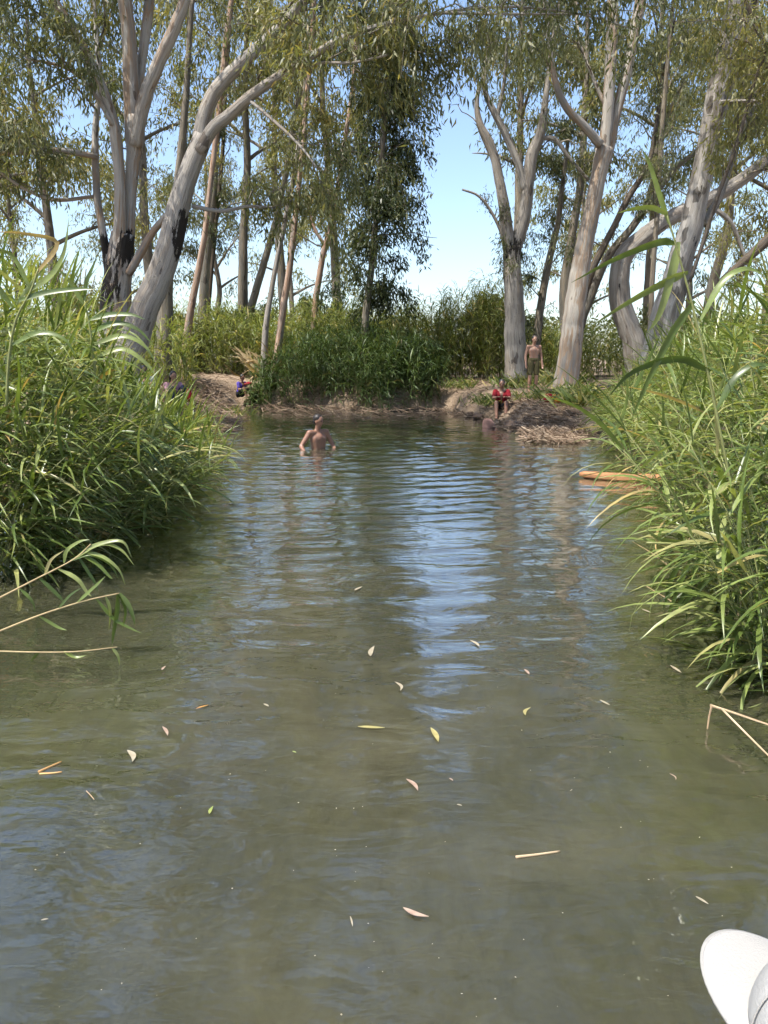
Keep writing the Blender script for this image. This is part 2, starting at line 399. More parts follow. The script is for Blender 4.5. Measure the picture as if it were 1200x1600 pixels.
# finer where the near water is seen, coarser far off
wy = np.concatenate([np.arange(-5, 0.8, 0.15), np.arange(0.8, 8, 0.03), np.arange(8, 16, 0.045), np.arange(16, 29, 0.065)])
X, Y = np.meshgrid(wx, wy); nx, ny = len(wx), len(wy)
idx = np.arange(nx * ny).reshape(ny, nx)
quads = np.stack([idx[:-1, :-1], idx[:-1, 1:], idx[1:, 1:], idx[1:, :-1]], -1).reshape(-1, 4)
mx_, my_ = X.ravel()[quads].mean(1), Y.ravel()[quads].mean(1)
keep = pond_sd(mx_, my_) < 0.7
quads = quads[keep]
used = np.unique(quads); remap = np.full(nx * ny, -1); remap[used] = np.arange(len(used))
vv = np.stack([X, Y, wave_height(X, Y)], -1).reshape(-1, 3)[used]
# close the body of water below so that light scatters inside it
fq = remap[quads]; nvv = len(vv)
low = vv.copy(); low[:, 2] = -0.9
e_all = np.concatenate([fq[:, [0, 1]], fq[:, [1, 2]], fq[:, [2, 3]], fq[:, [3, 0]]])
key = np.minimum(e_all[:, 0], e_all[:, 1]).astype(np.int64) * 10000000 + np.maximum(e_all[:, 0], e_all[:, 1])
_, first, cnt = np.unique(key, return_index=True, return_counts=True)
be = e_all[first[cnt == 1]]
bv = np.unique(be); bmap = {int(q): i for i, q in enumerate(bv)}
rim = vv[bv] - np.array([0, 0, 1e-4]); rim_lo = rim.copy(); rim_lo[:, 2] = -0.9
n1 = nvv + len(bv)
skirt = np.array([[a, nvv + bmap[a], nvv + bmap[b], b] for a, b in be.tolist()])[:, ::-1]
cx_, cy_ = rim_lo[:, 0].mean(), rim_lo[:, 1].mean()
allv = np.vstack([vv, rim_lo, [[0, 10, -0.9]]])
bot = np.array([[nvv + bmap[b], nvv + bmap[a], nvv + len(bv)] for a, b in be.tolist()])
water = mesh_obj('water', allv, fq.tolist() + skirt.tolist() + bot.tolist(), water_mat(), smooth=True)
tag(water, 'murky green-brown pond water rippled by bathers', kind='structure')
# ------------------------------------------------------------------ trees
def unit(v): return v / (np.linalg.norm(v, axis=-1, keepdims=True) + 1e-9)
class Leaves:
    def __init__(s): s.c = []; s.d = []; s.L = []; s.t = []
    def add(s, c, d, L, t): s.c.append(c); s.d.append(d); s.L.append(L); s.t.append(t)
    def build(s, name, mat, parent, ratio=0.2, kind=None):
        if not s.c: return None
        c = np.concatenate(s.c); d = unit(np.concatenate(s.d)); L = np.concatenate(s.L)[:, None]; t = np.concatenate(s.t)
        side = unit(np.cross(d, rng.normal(size=d.shape)))
        nrm = np.cross(d, side)
        bend = rng.normal(0, 0.10, (len(c), 1)) * L
        a = c; b = c + d * L * 0.42 + side * L * ratio * 0.5 + nrm * bend
        e = c + d * L; f = c + d * L * 0.42 - side * L * ratio * 0.5 + nrm * bend
        v = np.stack([a, b, e, f], 1).reshape(-1, 3)
        q = np.arange(len(c) * 4).reshape(-1, 4)
        o = mesh_obj(name, v, q, mat, parent, False, {'tint': ('FLOAT', np.repeat(t, 4))})
        if kind: o['kind'] = kind
        return o

class Twigs:
    """many thin twigs of equal point count, built in one go"""
    def __init__(s): s.k = {}
    def add(s, p, r): s.k.setdefault(len(p), []).append((p, r))
    def build(s, name, mat, parent, origin):
        V = []; Fc = []; B = []; n0 = 0
        a = np.array([0, 2.0944, 4.18879])
        for m, lst in s.k.items():
            p = np.array([q[0] for q in lst]); r = np.array([q[1] for q in lst]); K = len(p)
            t = unit(np.gradient(p, axis=1)); N = unit(np.cross(t, np.array([0.31, 0.93, 0.17]))); Bn = np.cross(t, N)
            v = p[:, :, None] + r[:, :, None, None] * (np.cos(a)[:, None] * N[:, :, None] + np.sin(a)[:, None] * Bn[:, :, None])
            i = np.arange(K)[:, None, None] * (m * 3) + np.arange(m - 1)[None, :, None] * 3; j = np.arange(3)[None, None]; j2 = (j + 1) % 3
            f = np.stack([i + j, i + j2, i + 3 + j2, i + 3 + j], -1).reshape(-1, 4) + n0
            V.append(v.reshape(-1, 3)); Fc.append(f); n0 += K * m * 3
            B.append(v.reshape(-1, 3) * np.array([.3, .3, 1]))
        V = np.concatenate(V); 
        return mesh_obj(name, V - origin, np.concatenate(Fc), mat, parent, True, {'bark_co': ('FLOAT_VECTOR', np.concatenate(B)), 'char': ('FLOAT', np.zeros(len(V)))})

GAPS = [np.array([(652, 492), (668, 330), (690, 255), (700, 150), (738, 120), (752, 200), (757, 330), (748, 440), (735, 492)]),
        np.array([(60, 330), (130, 300), (150, 380), (160, 470), (50, 470)]),
        np.array([(340, 400), (400, 330), (450, 350), (450, 470), (350, 470)]),
        np.array([(935, 430), (975, 350), (1010, 330), (960, 400), (955, 520), (915, 520)]),
        np.array([(840, 430), (890, 420), (880, 520), (850, 520)]),
        np.array([(1010, 400), (1060, 340), (1050, 420), (1010, 480)])]
GAPP = [0.97, 0.55, 0.6, 0.75, 0.7, 0.6]
GAPL = [([tuple(map(float, q)) for q in g], g[:, 0].min(), g[:, 0].max(), g[:, 1].min(), g[:, 1].max()) for g in GAPS]
def clear_sky(p):
    """whether foliage centred at p is kept: the trees leave openings here"""
    x, y, z = float(p[0]), float(p[1]), float(p[2]) - CAMH
    d = max(y * CP - z * SP, .01); u = 600 + F * x / d; v = 800 - F * (y * SP + z * CP) / d
    for (g, x0, x1, y0, y1), pr in zip(GAPL, GAPP):
        if u < x0 or u > x1 or v < y0 or v > y1: continue
        ins = False; k = len(g)
        for i in range(k):
            ax, ay = g[i]; bx, by = g[(i + 1) % k]
            if (ay > v) != (by > v) and u < (bx - ax) * (v - ay) / (by - ay) + ax: ins = not ins
        if ins and rng.random() < pr: return False
    return True

def spray(lv, tw, base, d, length, n_leaf_, leaf, droop, tint, spread=0.13, twig_r=0.006):
    """a hanging twig with leaves along it"""
    n_leaf = int(n_leaf_ * 1.15)
    m = 5
    t = np.linspace(0, 1, m)[:, None]
    p = base + d * length * t + np.array([0, 0, -1.0]) * droop * length * t ** 2
    if not clear_sky(p[3]): return
    tw.add(p, np.linspace(twig_r, 0.003, m))
    k = rng.random(n_leaf) ** 0.7 * (m - 1)
    i = np.minimum(k.astype(int), m - 2); fr = (k - i)[:, None]
    c = p[i] * (1 - fr) + p[i + 1] * fr + rng.normal(0, spread, (n_leaf, 3))
    dd = np.array([0, 0, -1.0]) + rng.normal(0, 0.48, (n_leaf, 3)) + d * 0.25
    lv.add(c, dd, leaf * rng.uniform(0.6, 1.25, n_leaf), np.clip(tint + rng.normal(0, 0.20, n_leaf), 0, 1))

def leafy_branch(lv, tw, base, d, length, r0, n_twig, n_leaf, leaf, droop=0.6, tint=0.45, spread=0.13):
    m = 7
    d = d / np.linalg.norm(d)
    t = np.linspace(0, 1, m)[:, None]
    side = unit(np.cross(d, [0.1, 0.2, 1.0])); bend = rng.normal(0, 0.16)
    p = base + d * length * t + side * bend * length * t ** 2 + np.array([0, 0, 1.0]) * length * (0.16 * t - 0.30 * droop * t ** 2)
    p[1:] += rng.normal(0, 0.03 * length, (m - 1, 3))
    rr = np.linspace(r0, max(0.006, r0 * 0.25), m)
    if not clear_sky(p[4]): return
    tw.add(p, rr)
    bt = np.clip(tint + rng.normal(0, 0.14), 0.05, 0.95)
    for k in range(n_twig):
        s = 0.25 + 0.75 * (k + rng.random()) / n_twig
        q = s * (m - 1); i = min(int(q), m - 2); b = p[i] * (1 - (q - i)) + p[i + 1] * (q - i)
        td = unit((p[i + 1] - p[i]) * 0.8 / length * m + rng.normal(0, 0.75, 3) + np.array([0, 0, 0.12]))
        spray(lv, tw, b, td, length * rng.uniform(0.22, 0.42), n_leaf, leaf, droop, bt, spread)

class Tree:
    def __init__(s, name, label, depth, bark, base, group=None, leafm='olive', leaf=0.17, char=(), cat='tree'):
        s.root = empty(name, base); s.base = np.array(base); tag(s.root, label, cat, group)
        s.depth = depth; s.bark = BARK[bark]; s.lm = leafm; s.leaf = leaf
        s.lv = Leaves(); s.tw = Twigs(); s.limbs = []; s.char = char
    def limb(s, pts, part='limb', sides=10, lump=0.07, depth=None, dd=None):
        """pts: (u, v, width_px[, depth offset])"""
        dep = depth or s.depth
        P3 = []; RR = []
        for q in pts:
            d = dep + (q[3] if len(q) > 3 else 0)
            p = P(q[0], q[1], d); P3.append(p)
            dist = d * CP + (CAMH - p.z) * SP
            RR.append(q[2] * 0.5 * dist / F)
        c = catmull(np.array(P3), 7)
        rad = catmull(np.array(RR)[:, None], 7)[:, 0]
        return s.tube3(c, np.maximum(rad, 0.004), part, sides, lump)
    def tube3(s, c, rad, part='limb', sides=10, lump=0.07):
        # resample finely for the bark relief
        seg = np.linalg.norm(np.diff(c, axis=0), axis=1); S = np.concatenate([[0], np.cumsum(seg)])
        n = int(max(8, min(90, S[-1] / 0.14)))
        ss = np.linspace(0, S[-1], n)
        c = np.stack([np.interp(ss, S, c[:, k]) for k in range(3)], 1); rad = np.interp(ss, S, rad)
        wig = np.cumsum(rng.normal(0, 0.10, (n, 3)), 0) * rad[:, None] * 0.35; wig -= np.linspace(0, 1, n)[:, None] * wig[-1]
        c = c + wig
        mb = MB(); tube(mb, c, rad, sides, lump)
        v = np.concatenate(mb.v); ch = np.zeros(len(v))
        for (u, vv, rpx, st) in s.char:
            q = np.array(P(u, vv, s.depth)); rw = rpx * s.depth / F
            d = np.linalg.norm((v - q) * np.array([1, 0.55, 0.62]), axis=1)
            ch = np.maximum(ch, st * np.clip(1.35 - d / rw, 0, 1))
        o = mb.build(part, s.bark, s.root, True, s.base, {'char': ('FLOAT', ch)})
        s.limbs.append((c, rad)); return c, rad
    def foliage(s, limb, t0, n, length=(1.5, 3.0), n_twig=6, n_leaf=40, droop=0.6, tint=0.45, up=0.25, t1=1.0, spread=0.13, bias=(0, 0, 0)):
        c, rad = limb; m = len(c)
        for k in range(n):
            t = t0 + (t1 - t0) * (k + rng.random()) / n
            q = t * (m - 1); i = min(int(q), m - 2)
            b = c[i] * (1 - (q - i)) + c[i + 1] * (q - i)
            tan = unit(c[i + 1] - c[i])
            d = unit(tan * 0.55 + rng.normal(0, 0.7, 3) * np.array([1, 1, 0.55]) + np.array([0, 0, up]) + np.array(bias))
            L = rng.uniform(*length)
            leafy_branch(s.lv, s.tw, b, d, L, min(rad[i] * 0.5, 0.012 + 0.012 * L), n_twig, n_leaf, s.leaf, droop, tint, spread)
    def crown(s, limb, n_fork=3, L=(4.5, 7.5), nb=7, n_twig=6, n_leaf=40, tint=0.45, spread_ang=0.70):
        """forks above the end of a limb, each with leafy branches"""
        c, rad = limb; tan = unit(c[-1] - c[-3])
        for k in range(n_fork):
            d = unit(tan + rng.normal(0, spread_ang, 3) * np.array([1, 1, 0.4]) + np.array([0, 0, 0.35]))
            l = rng.uniform(*L); t = np.linspace(0, 1, 9)[:, None]
            side = rng.normal(0, 0.12, 3)
            p = c[-1] + d * l * t + side * l * t ** 2
            r = np.linspace(max(rad[-1] * 0.8, 0.03), 0.012, 9)
            fl = s.tube3(p, r, 'limb', 7, 0.05)
            s.foliage(fl, 0.12, nb + 3, (1.4, 3.0), n_twig + 1, int(n_leaf * .8), 0.7, tint, spread=.2)
    def done(s, ratio=0.2):
        if s.tw.k:
            o = s.tw.build('twigs', BARK['dull'], s.root, s.base); o['kind'] = 'stuff'
        if s.lv.c:
            for i in range(len(s.lv.c)): s.lv.c[i] = s.lv.c[i] - s.base
            s.lv.build('crown', GUM[s.lm], s.root, ratio)
        return s.root
def gz(x, y):
    i = min(max(int(np.searchsorted(GLX, x)) - 1, 0), len(GLX) - 2); j = min(max(int(np.searchsorted(GLY, y)) - 1, 0), len(GLY) - 2)
    a = (x - GLX[i]) / (GLX[i + 1] - GLX[i]); b = (y - GLY[j]) / (GLY[j + 1] - GLY[j])
    return float((GLZ[j, i] * (1 - a) + GLZ[j, i + 1] * a) * (1 - b) + (GLZ[j + 1, i] * (1 - a) + GLZ[j + 1, i + 1] * a) * b)
def base_at(u, depth):
    p = P(u, 600, depth); return (p.x, depth, gz(p.x, depth))
def foot(pts, depth, base):
    """add a buried foot point below the first one"""
    return pts

# --- the big pale gum on the left, three stems
t = Tree('gum_tree', 'big pale gum with black charred base and several upright stems, behind the left reeds', 17, 'cream', base_at(182, 17), leafm='olive', leaf=0.19,
         char=((170, 440, 26, 1.0), (163, 380, 16, 1.0), (199, 385, 15, 1.0), (197, 405, 12, 0.9), (168, 330, 10, 0.9), (165, 480, 22, 0.9)))
tr = t.limb([(170, 640, 58), (177, 560, 48), (183, 480, 43), (187, 420, 40), (192, 365, 34)], 'trunk', 16, 0.06)
a = t.limb([(184, 410, 20, -.1), (186, 330, 18, -.15), (186, 270, 17, -.15), (181, 215, 18, -.2), (177, 188, 17, -.2), (150, 110, 15, -.3), (115, 45, 13, -.5), (78, -12, 12, -.7), (20, -110, 10, -1), (-60, -260, 8, -1.4)], sides=14)
b = t.limb([(197, 405, 22, .1), (203, 320, 18, .1), (207, 250, 22, .1), (210, 210, 29, .1), (212, 182, 26, .1)], sides=14)
b1 = t.limb([(206, 225, 20, .1), (204, 150, 25, .1), (201, 70, 23, .1), (192, -20, 21, .1), (170, -210, 16, 0), (150, -430, 11, -.5)], sides=12)
b2 = t.limb([(212, 200, 12, .3), (221, 110, 13, .4), (230, 40, 15, .5), (238, -30, 15, .6), (252, -200, 14, .9), (268, -420, 9, 1.5)], sides=12)
b3 = t.limb([(210, 228, 19, 0), (226, 155, 21, -.1), (249, 95, 20, -.2), (272, 45, 19, -.3), (294, -15, 17, -.4), (330, -170, 15, -.8), (365, -380, 10, -1.5)], sides=12)
c_ = t.limb([(171, 430, 15, .2), (161, 360, 12, .3), (152, 300, 11, .4), (149, 210, 10, .5), (156, 130, 8, .6), (151, 50, 8, .8), (142, -60, 6, 1)], sides=9)
f_ = t.limb([(200, 428, 14, -.1), (218, 398, 13, -.1), (238, 364, 11, -.1), (263, 334, 9, -.2)], sides=9)
h1 = t.limb([(152, 245, 9, .4), (90, 234, 9, 0), (20, 238, 8, -.5), (-60, 240, 6, -1)], sides=7)
h2 = t.limb([(150, 307, 5, .4), (85, 312, 6, 0), (30, 290, 5, -.4), (-20, 252, 5, -.8)], sides=6)
h3 = t.limb([(176, 195, 8, -.3), (140, 135, 6, -.4), (100, 105, 5, -.5), (40, 92, 4, -.9)], sides=6)
for lb, t0, n in ((a, .5, 9), (b1, .45, 8), (b2, .4, 7), (b3, .45, 9), (c_, .45, 7), (h1, .3, 8), (h2, .25, 8), (h3, .3, 6)):
    t.foliage(lb, t0, n, (1.3, 2.6), 6, 46, 0.8, 0.35)
for lb in (a, b1, b2, b3): t.crown(lb, 3, nb=6)
t.done()

# --- the leaning gum beside it
t = Tree('gum_tree', 'thick gum leaning right with a forked top and a charred hollow, beside the left reeds', 16.4, 'grey', base_at(205, 16.4), leafm='olive', leaf=0.19,
         char=((287, 375, 17, 1.0), (289, 345, 10, 0.9), (280, 395, 9, 0.8)))
tr = t.limb([(172, 640, 56), (203, 555, 48), (231, 480, 41), (258, 410, 38), (274, 345, 35), (294, 275, 31), (318, 212, 30)], 'trunk', 16, 0.06)
l_ = t.limb([(312, 232, 24), (319, 182, 22), (340, 138, 21), (385, 92, 20), (430, 50, 17), (470, 8, 14), (525, -70, 12, -.5), (600, -200, 9, -1)], sides=12)
r_ = t.limb([(312, 236, 20, -.1), (333, 200, 19, -.2), (360, 178, 18, -.2), (398, 145, 15, -.4), (445, 113, 13, -.5), (490, 85, 11, -.7), (540, 58, 10, -1), (610, 36, 7, -1.3), (690, 20, 5, -1.6)], sides=12)
q1 = t.limb([(455, 108, 6, -.5), (500, 98, 5, -.7), (550, 98, 4, -1), (605, 86, 3, -1.3)], sides=6)
q2 = t.limb([(392, 158, 6, -.4), (440, 200, 5, -.8), (475, 235, 4, -1), (495, 262, 3, -1.2)], sides=6)
q3 = t.limb([(300, 322, 7, .1), (345, 330, 6, .3), (390, 322, 4, .6), (430, 325, 3, .8)], sides=6)
for lb, t0, n in ((l_, .4, 11), (r_, .4, 12), (q1, .2, 6), (q2, .3, 5), (q3, .3, 6)):
    t.foliage(lb, t0, n, (1.2, 2.4), 6, 46, 0.9, 0.5)
t.crown(l_, 4, nb=6); t.crown(r_, 2, (2.5, 4), 5)
t.done()

# --- slender gums behind the left bank
def slender(label, depth, bark, pts, leafm='olive', n=10, t0=0.4, ln=(0.9, 1.8), nl=38, tint=0.5, crown=2, droop=.8, leaf=0.17, name='gum_tree', extra=(), bias=(0, 0, 0)):
    u0 = pts[0][0]; b = base_at(u0, depth)
    t = Tree(name, label, depth, bark, b, leafm=leafm, leaf=leaf)
    p0 = pts[0]
    vb = proj(np.array([b]))[0, 1]
    pts = ([(p0[0] - (pts[1][0] - p0[0]) * 0.3, vb + 14, p0[2] * 1.25)] if vb > p0[1] + 4 else []) + list(pts)
    tr = t.limb(pts, 'trunk', 10, 0.06)
    t.foliage(tr, t0, n, ln, 6, nl, droop, tint, bias=bias)
    for e in extra:
        lb = t.limb(e, sides=7); t.foliage(lb, .3, 6, ln, 6, nl, droop, tint)
    if crown: t.crown(tr, crown, (3.5, 6), 6, 6, nl, tint)
    t.done(); return t
slender('thin gum with pinkish peeling lower trunk rising behind the left bathers', 25, 'pink', [(288, 556, 12), (299, 480, 11), (317, 385, 9), (329, 290, 8), (345, 150, 9), (362, 0, 8), (380, -150, 6)], n=9)
slender('dark straight vine-covered trunk just right of the leaning gum', 31, 'dull', [(317, 510, 15), (321, 420, 14), (331, 310, 13), (338, 210, 11), (352, 80, 11), (366, -40, 9), (375, -180, 7)], 'deep', n=16, t0=0.25, ln=(0.4, 1.0), tint=0.6)
slender('very thin dark sapling right of the vine-covered trunk', 31.5, 'dark', [(323, 510, 7), (333, 385, 7), (346, 255, 6), (352, 150, 5), (360, 40, 4)], n=6, crown=0)
slender('slender gum leaning right, leftmost of three before the pale shrubs', 32.5, 'dull', [(368, 560, 13), (394, 472, 12), (425, 362, 10), (446, 272, 9), (462, 180, 9), (482, 60, 7), (495, -80, 6)], n=9)
slender('slender pale gum with thin kinked stem, middle one of three by the path', 28, 'grey', [(412, 590, 12), (414, 520, 10), (428, 425, 8), (448, 325, 8), (470, 200, 7), (480, 80, 5)], n=9)
slender('slender gum with reddish foot, rightmost of three beside the dirt path', 27.2, 'pink', [(428, 585, 13), (440, 500, 11), (455, 400, 10), (470, 262, 8), (480, 150, 8), (492, 0, 7), (505, -140, 5)], n=9)
slender('distant gum with pink bare trunk and forked top behind the canes', 31, 'pink', [(490, 520, 11), (500, 430, 10), (520, 340, 9), (535, 250, 7), (550, 150, 7), (560, 40, 6)], 'yellow', n=14, ln=(1.2, 2.4), extra=([(508, 385, 6), (488, 350, 5), (478, 300, 4)],))
slender('dull straight gum half hidden behind the leaning gum', 22.5, 'dull', [(255, 540, 26), (258, 470, 24), (264, 400, 20), (276, 300, 15), (290, 150, 10), (300, 0, 8)], n=8)
# --- the dark weeping gum in the middle
t = Tree('weeping_gum', 'dark weeping gum with dense hanging foliage in the middle of the far bank', 25.9, 'dull', base_at(568, 25.9), leafm='deep', leaf=0.19)
tr = t.limb([(566, 610, 15), (569, 545, 12), (574, 470, 11), (583, 390, 10), (592, 300, 9), (600, 200, 10), (608, 100, 9), (612, -20, 8), (616, -200, 6)], 'trunk', 10)
t.foliage(tr, 0.15, 50, (0.8, 2.0), 5, 56, 1.3, 0.45, up=0.0, spread=0.13, t1=.66)
t.foliage(tr, 0.30, 16, (1.4, 2.3), 6, 62, 1.2, 0.4, up=0.05, t1=.7, bias=(.5, 0, 0))
t.foliage(tr, 0.50, 12, (1.3, 2.4), 5, 50, 1.1, 0.5, up=0.05, bias=(.35, 0, 0))
t.crown(tr, 2, (3, 5), 3, 5, 30, 0.4)
t.done(0.26)

# --- right bank
t = Tree('gum_tree', 'grey gum forking low into crooked stems, at the right edge of the sky gap', 25, 'grey', base_at(806, 25), leafm='grey', leaf=0.16, char=((803, 390, 15, .75),))
tr = t.limb([(808, 625, 40), (806, 560, 34), (804, 480, 30), (801, 420, 27), (800, 385, 27)], 'trunk', 14)
l_ = t.limb([(798, 395, 22), (791, 350, 20), (783, 300, 16), (773, 250, 14), (762, 222, 15), (748, 190, 10), (745, 150, 7), (760, 110, 6), (775, 60, 5)], sides=10)
r_ = t.limb([(803, 395, 21), (818, 345, 20), (825, 295, 18), (832, 245, 18), (845, 212, 15), (853, 160, 10), (862, 90, 8), (872, 20, 7), (884, -100, 6)], sides=10)
m_ = t.limb([(821, 300, 12), (812, 262, 12), (798, 228, 12), (778, 188, 11), (759, 145, 8), (756, 110, 7), (772, 50, 6), (790, -20, 5), (800, -120, 4)], sides=9)
m2 = t.limb([(776, 188, 7), (788, 130, 6), (792, 70, 5), (800, 20, 4)], sides=7)
ar = t.limb([(843, 216, 8), (868, 218, 7), (890, 248, 6), (920, 282, 5)], sides=7)
br = t.limb([(796, 400, 6), (775, 345, 5), (750, 308, 4), (722, 296, 3)], sides=6)
for lb, t0, n in ((l_, .5, 6), (r_, .3, 9), (m_, .35, 8), (m2, .3, 5), (ar, .1, 5)):
    t.foliage(lb, t0, n, (0.9, 1.9), 5, 34, 0.7, 0.5)
t.foliage(br, .3, 6, (0.6, 1.1), 4, 18, 0.7, 0.3)
t.foliage(tr, .75, 5, (0.5, 1.0), 5, 34, .8, .3)
for lb in (r_, m_): t.crown(lb, 3, (3, 5), 6, 5, 34)
t.done()
slender('brown crooked sapling between the two big right-hand gums', 26.5, 'dull', [(836, 560, 13), (846, 470, 12), (862, 390, 11), (872, 345, 9), (880, 280, 7), (890, 200, 5)], 'deep', n=18, t0=0.2, ln=(0.7, 1.5), tint=.8, crown=0)
t = Tree('gum_tree', 'tall smooth grey gum splitting into two straight stems on the right bank', 23.3, 'cream', base_at(888, 23.3), leafm='grey', leaf=0.17, char=((915, 388, 5, .9), (893, 470, 4, .6)))
tr = t.limb([(881, 630, 43), (887, 580, 37), (895, 500, 34), (903, 440, 31), (913, 380, 27), (925, 320, 24), (936, 270, 24), (944, 232, 26)], 'trunk', 16, 0.035)
l_ = t.limb([(941, 252, 19), (948, 180, 17), (953, 90, 18), (956, 0, 17), (960, -120, 14), (966, -400, 9)], sides=12, lump=.04)
r_ = t.limb([(946, 254, 17, .1), (961, 180, 16, .2), (982, 90, 17, .3), (998, 0, 16, .3), (1015, -140, 12, .5), (1035, -400, 8, 1)], sides=12, lump=.04)
br = t.limb([(938, 226, 14, -.2), (912, 196, 12, -.4), (884, 168, 11, -.6), (866, 122, 9, -.8), (856, 50, 7, -1), (848, -50, 6, -1.2)], sides=9)
b2 = t.limb([(958, 190, 7, .2), (930, 130, 6, .4), (905, 60, 5, .7), (900, -20, 4, 1)], sides=7)
for lb, t0, n in ((l_, .5, 5), (r_, .45, 6), (br, .4, 7), (b2, .3, 6)):
    t.foliage(lb, t0, n, (1.0, 2.2), 5, 36, 0.7, 0.5)
for lb in (l_, r_): t.crown(lb, 4, nb=6, n_leaf=36)
t.done()
slender('thin dark gum leaning right, nearer of the leaning pair behind the smooth gum', 25, 'dark', [(898, 520, 15), (925, 425, 12), (955, 362, 10), (984, 305, 10), (1010, 262, 8), (1022, 215, 7), (1035, 120, 5)], 'grey', n=9, nl=34, crown=1)
slender('leaning grey gum with mossy bend reaching over to the mottled trunk', 25.6, 'dull', [(900, 530, 16), (938, 418, 13), (985, 355, 12), (1012, 315, 12), (1050, 266, 10), (1085, 238, 7), (1130, 200, 5)], 'grey', n=9, nl=34, crown=1, extra=([(1010, 318, 8), (1025, 260, 7), (1040, 190, 6), (1070, 120, 4)],))
slender('thin upright grey stem in front of the curved trunk', 23.5, 'dull', [(1018, 470, 8), (1026, 350, 8), (1033, 220, 8), (1045, 80, 6), (1058, -60, 5)], 'grey', n=10, nl=34, crown=1)
t = Tree('gum_tree', 'low gum trunk curving out to the right behind the right reeds', 24, 'grey', base_at(985, 24), leafm='yellow', leaf=0.16, char=((965, 450, 8, .8),))
tr = t.limb([(1000, 600, 40), (988, 530, 35), (970, 465, 31), (973, 410, 29), (1002, 372, 27), (1050, 336, 24), (1100, 313, 22), (1150, 286, 20), (1215, 236, 17), (1300, 170, 12), (1380, 90, 8)], 'trunk', 13)
lb1 = t.limb([(1105, 318, 9), (1140, 345, 8), (1160, 390, 6), (1175, 430, 4)], sides=7)
lb2 = t.limb([(1140, 292, 9), (1190, 262, 8), (1260, 270, 6)], sides=7)
t.foliage(tr, .6, 12, (1.2, 2.2), 6, 40, 0.8, 0.6); t.foliage(lb1, .2, 6, (.7, 1.5), 6, 36, .8, .6); t.foliage(lb2, .2, 6, (.9, 1.8), 6, 36, .8, .6)
t.done()
t = Tree('gum_tree', 'massive mottled gum leaning right with flaking bark above the right reeds', 16, 'mottled', base_at(1035, 16), leafm='grey', leaf=0.17, char=((1088, 300, 9, .5), (1075, 380, 12, .45)))
tr = t.limb([(1008, 640, 56), (1030, 540, 47), (1050, 455, 42), (1075, 370, 37), (1091, 300, 33), (1106, 220, 31), (1120, 140, 30), (1136, 60, 28), (1152, -10, 26), (1176, -150, 22), (1195, -400, 14)], 'trunk', 18, 0.035)
s2 = t.limb([(1108, 225, 18, .2), (1138, 130, 18, .4), (1165, 40, 17, .5), (1188, -50, 17, .6), (1225, -220, 10, 1)], sides=12)
s3 = t.limb([(1100, 350, 14, .3), (1125, 305, 12, .5), (1143, 250, 11, .7), (1165, 190, 9, 1), (1210, 120, 7, 1.4)], sides=8)
sp = t.limb([(1125, 160, 8, -.3), (1150, 158, 6, -.4), (1186, 158, 4, -.5)], sides=6)
for lb, t0, n in ((tr, .7, 7), (s2, .5, 7), (s3, .4, 7)): t.foliage(lb, t0, n, (1.2, 2.4), 6, 38, 0.7, 0.5)
for lb in (tr, s2): t.crown(lb, 4, nb=6)
t.done()
t = Tree('gum_tree', 'dark gum at the right frame edge with a drooping blackened limb', 14, 'dark', base_at(1330, 14), leafm='yellow', leaf=0.15)
tr = t.limb([(1345, 660, 60), (1310, 400, 54), (1300, 200, 46), (1310, -50, 36), (1325, -350, 24)], 'trunk', 14)
d1 = t.limb([(1303, 300, 22), (1250, 335, 20), (1205, 368, 17), (1168, 402, 14), (1125, 440, 8)], sides=9)
d2 = t.limb([(1302, 230, 9), (1240, 130, 8), (1190, 60, 6), (1165, 0, 5)], sides=7)
d3 = t.limb([(1078, 440, 5, .4), (1100, 375, 6, .4), (1122, 305, 6, .4), (1150, 230, 6, .3), (1185, 110, 5, .2), (1240, 0, 5, .1), (1305, -60, 8, 0)], sides=7)
t.foliage(d2, .2, 8, (.8, 1.6), 6, 40, .8, .6); t.foliage(d3, .3, 8, (.6, 1.3), 5, 36, .8, .6); t.foliage(tr, .45, 8, (1.4, 2.6), 6, 40, .8, .5); t.crown(tr, 4, nb=6)
t.done()

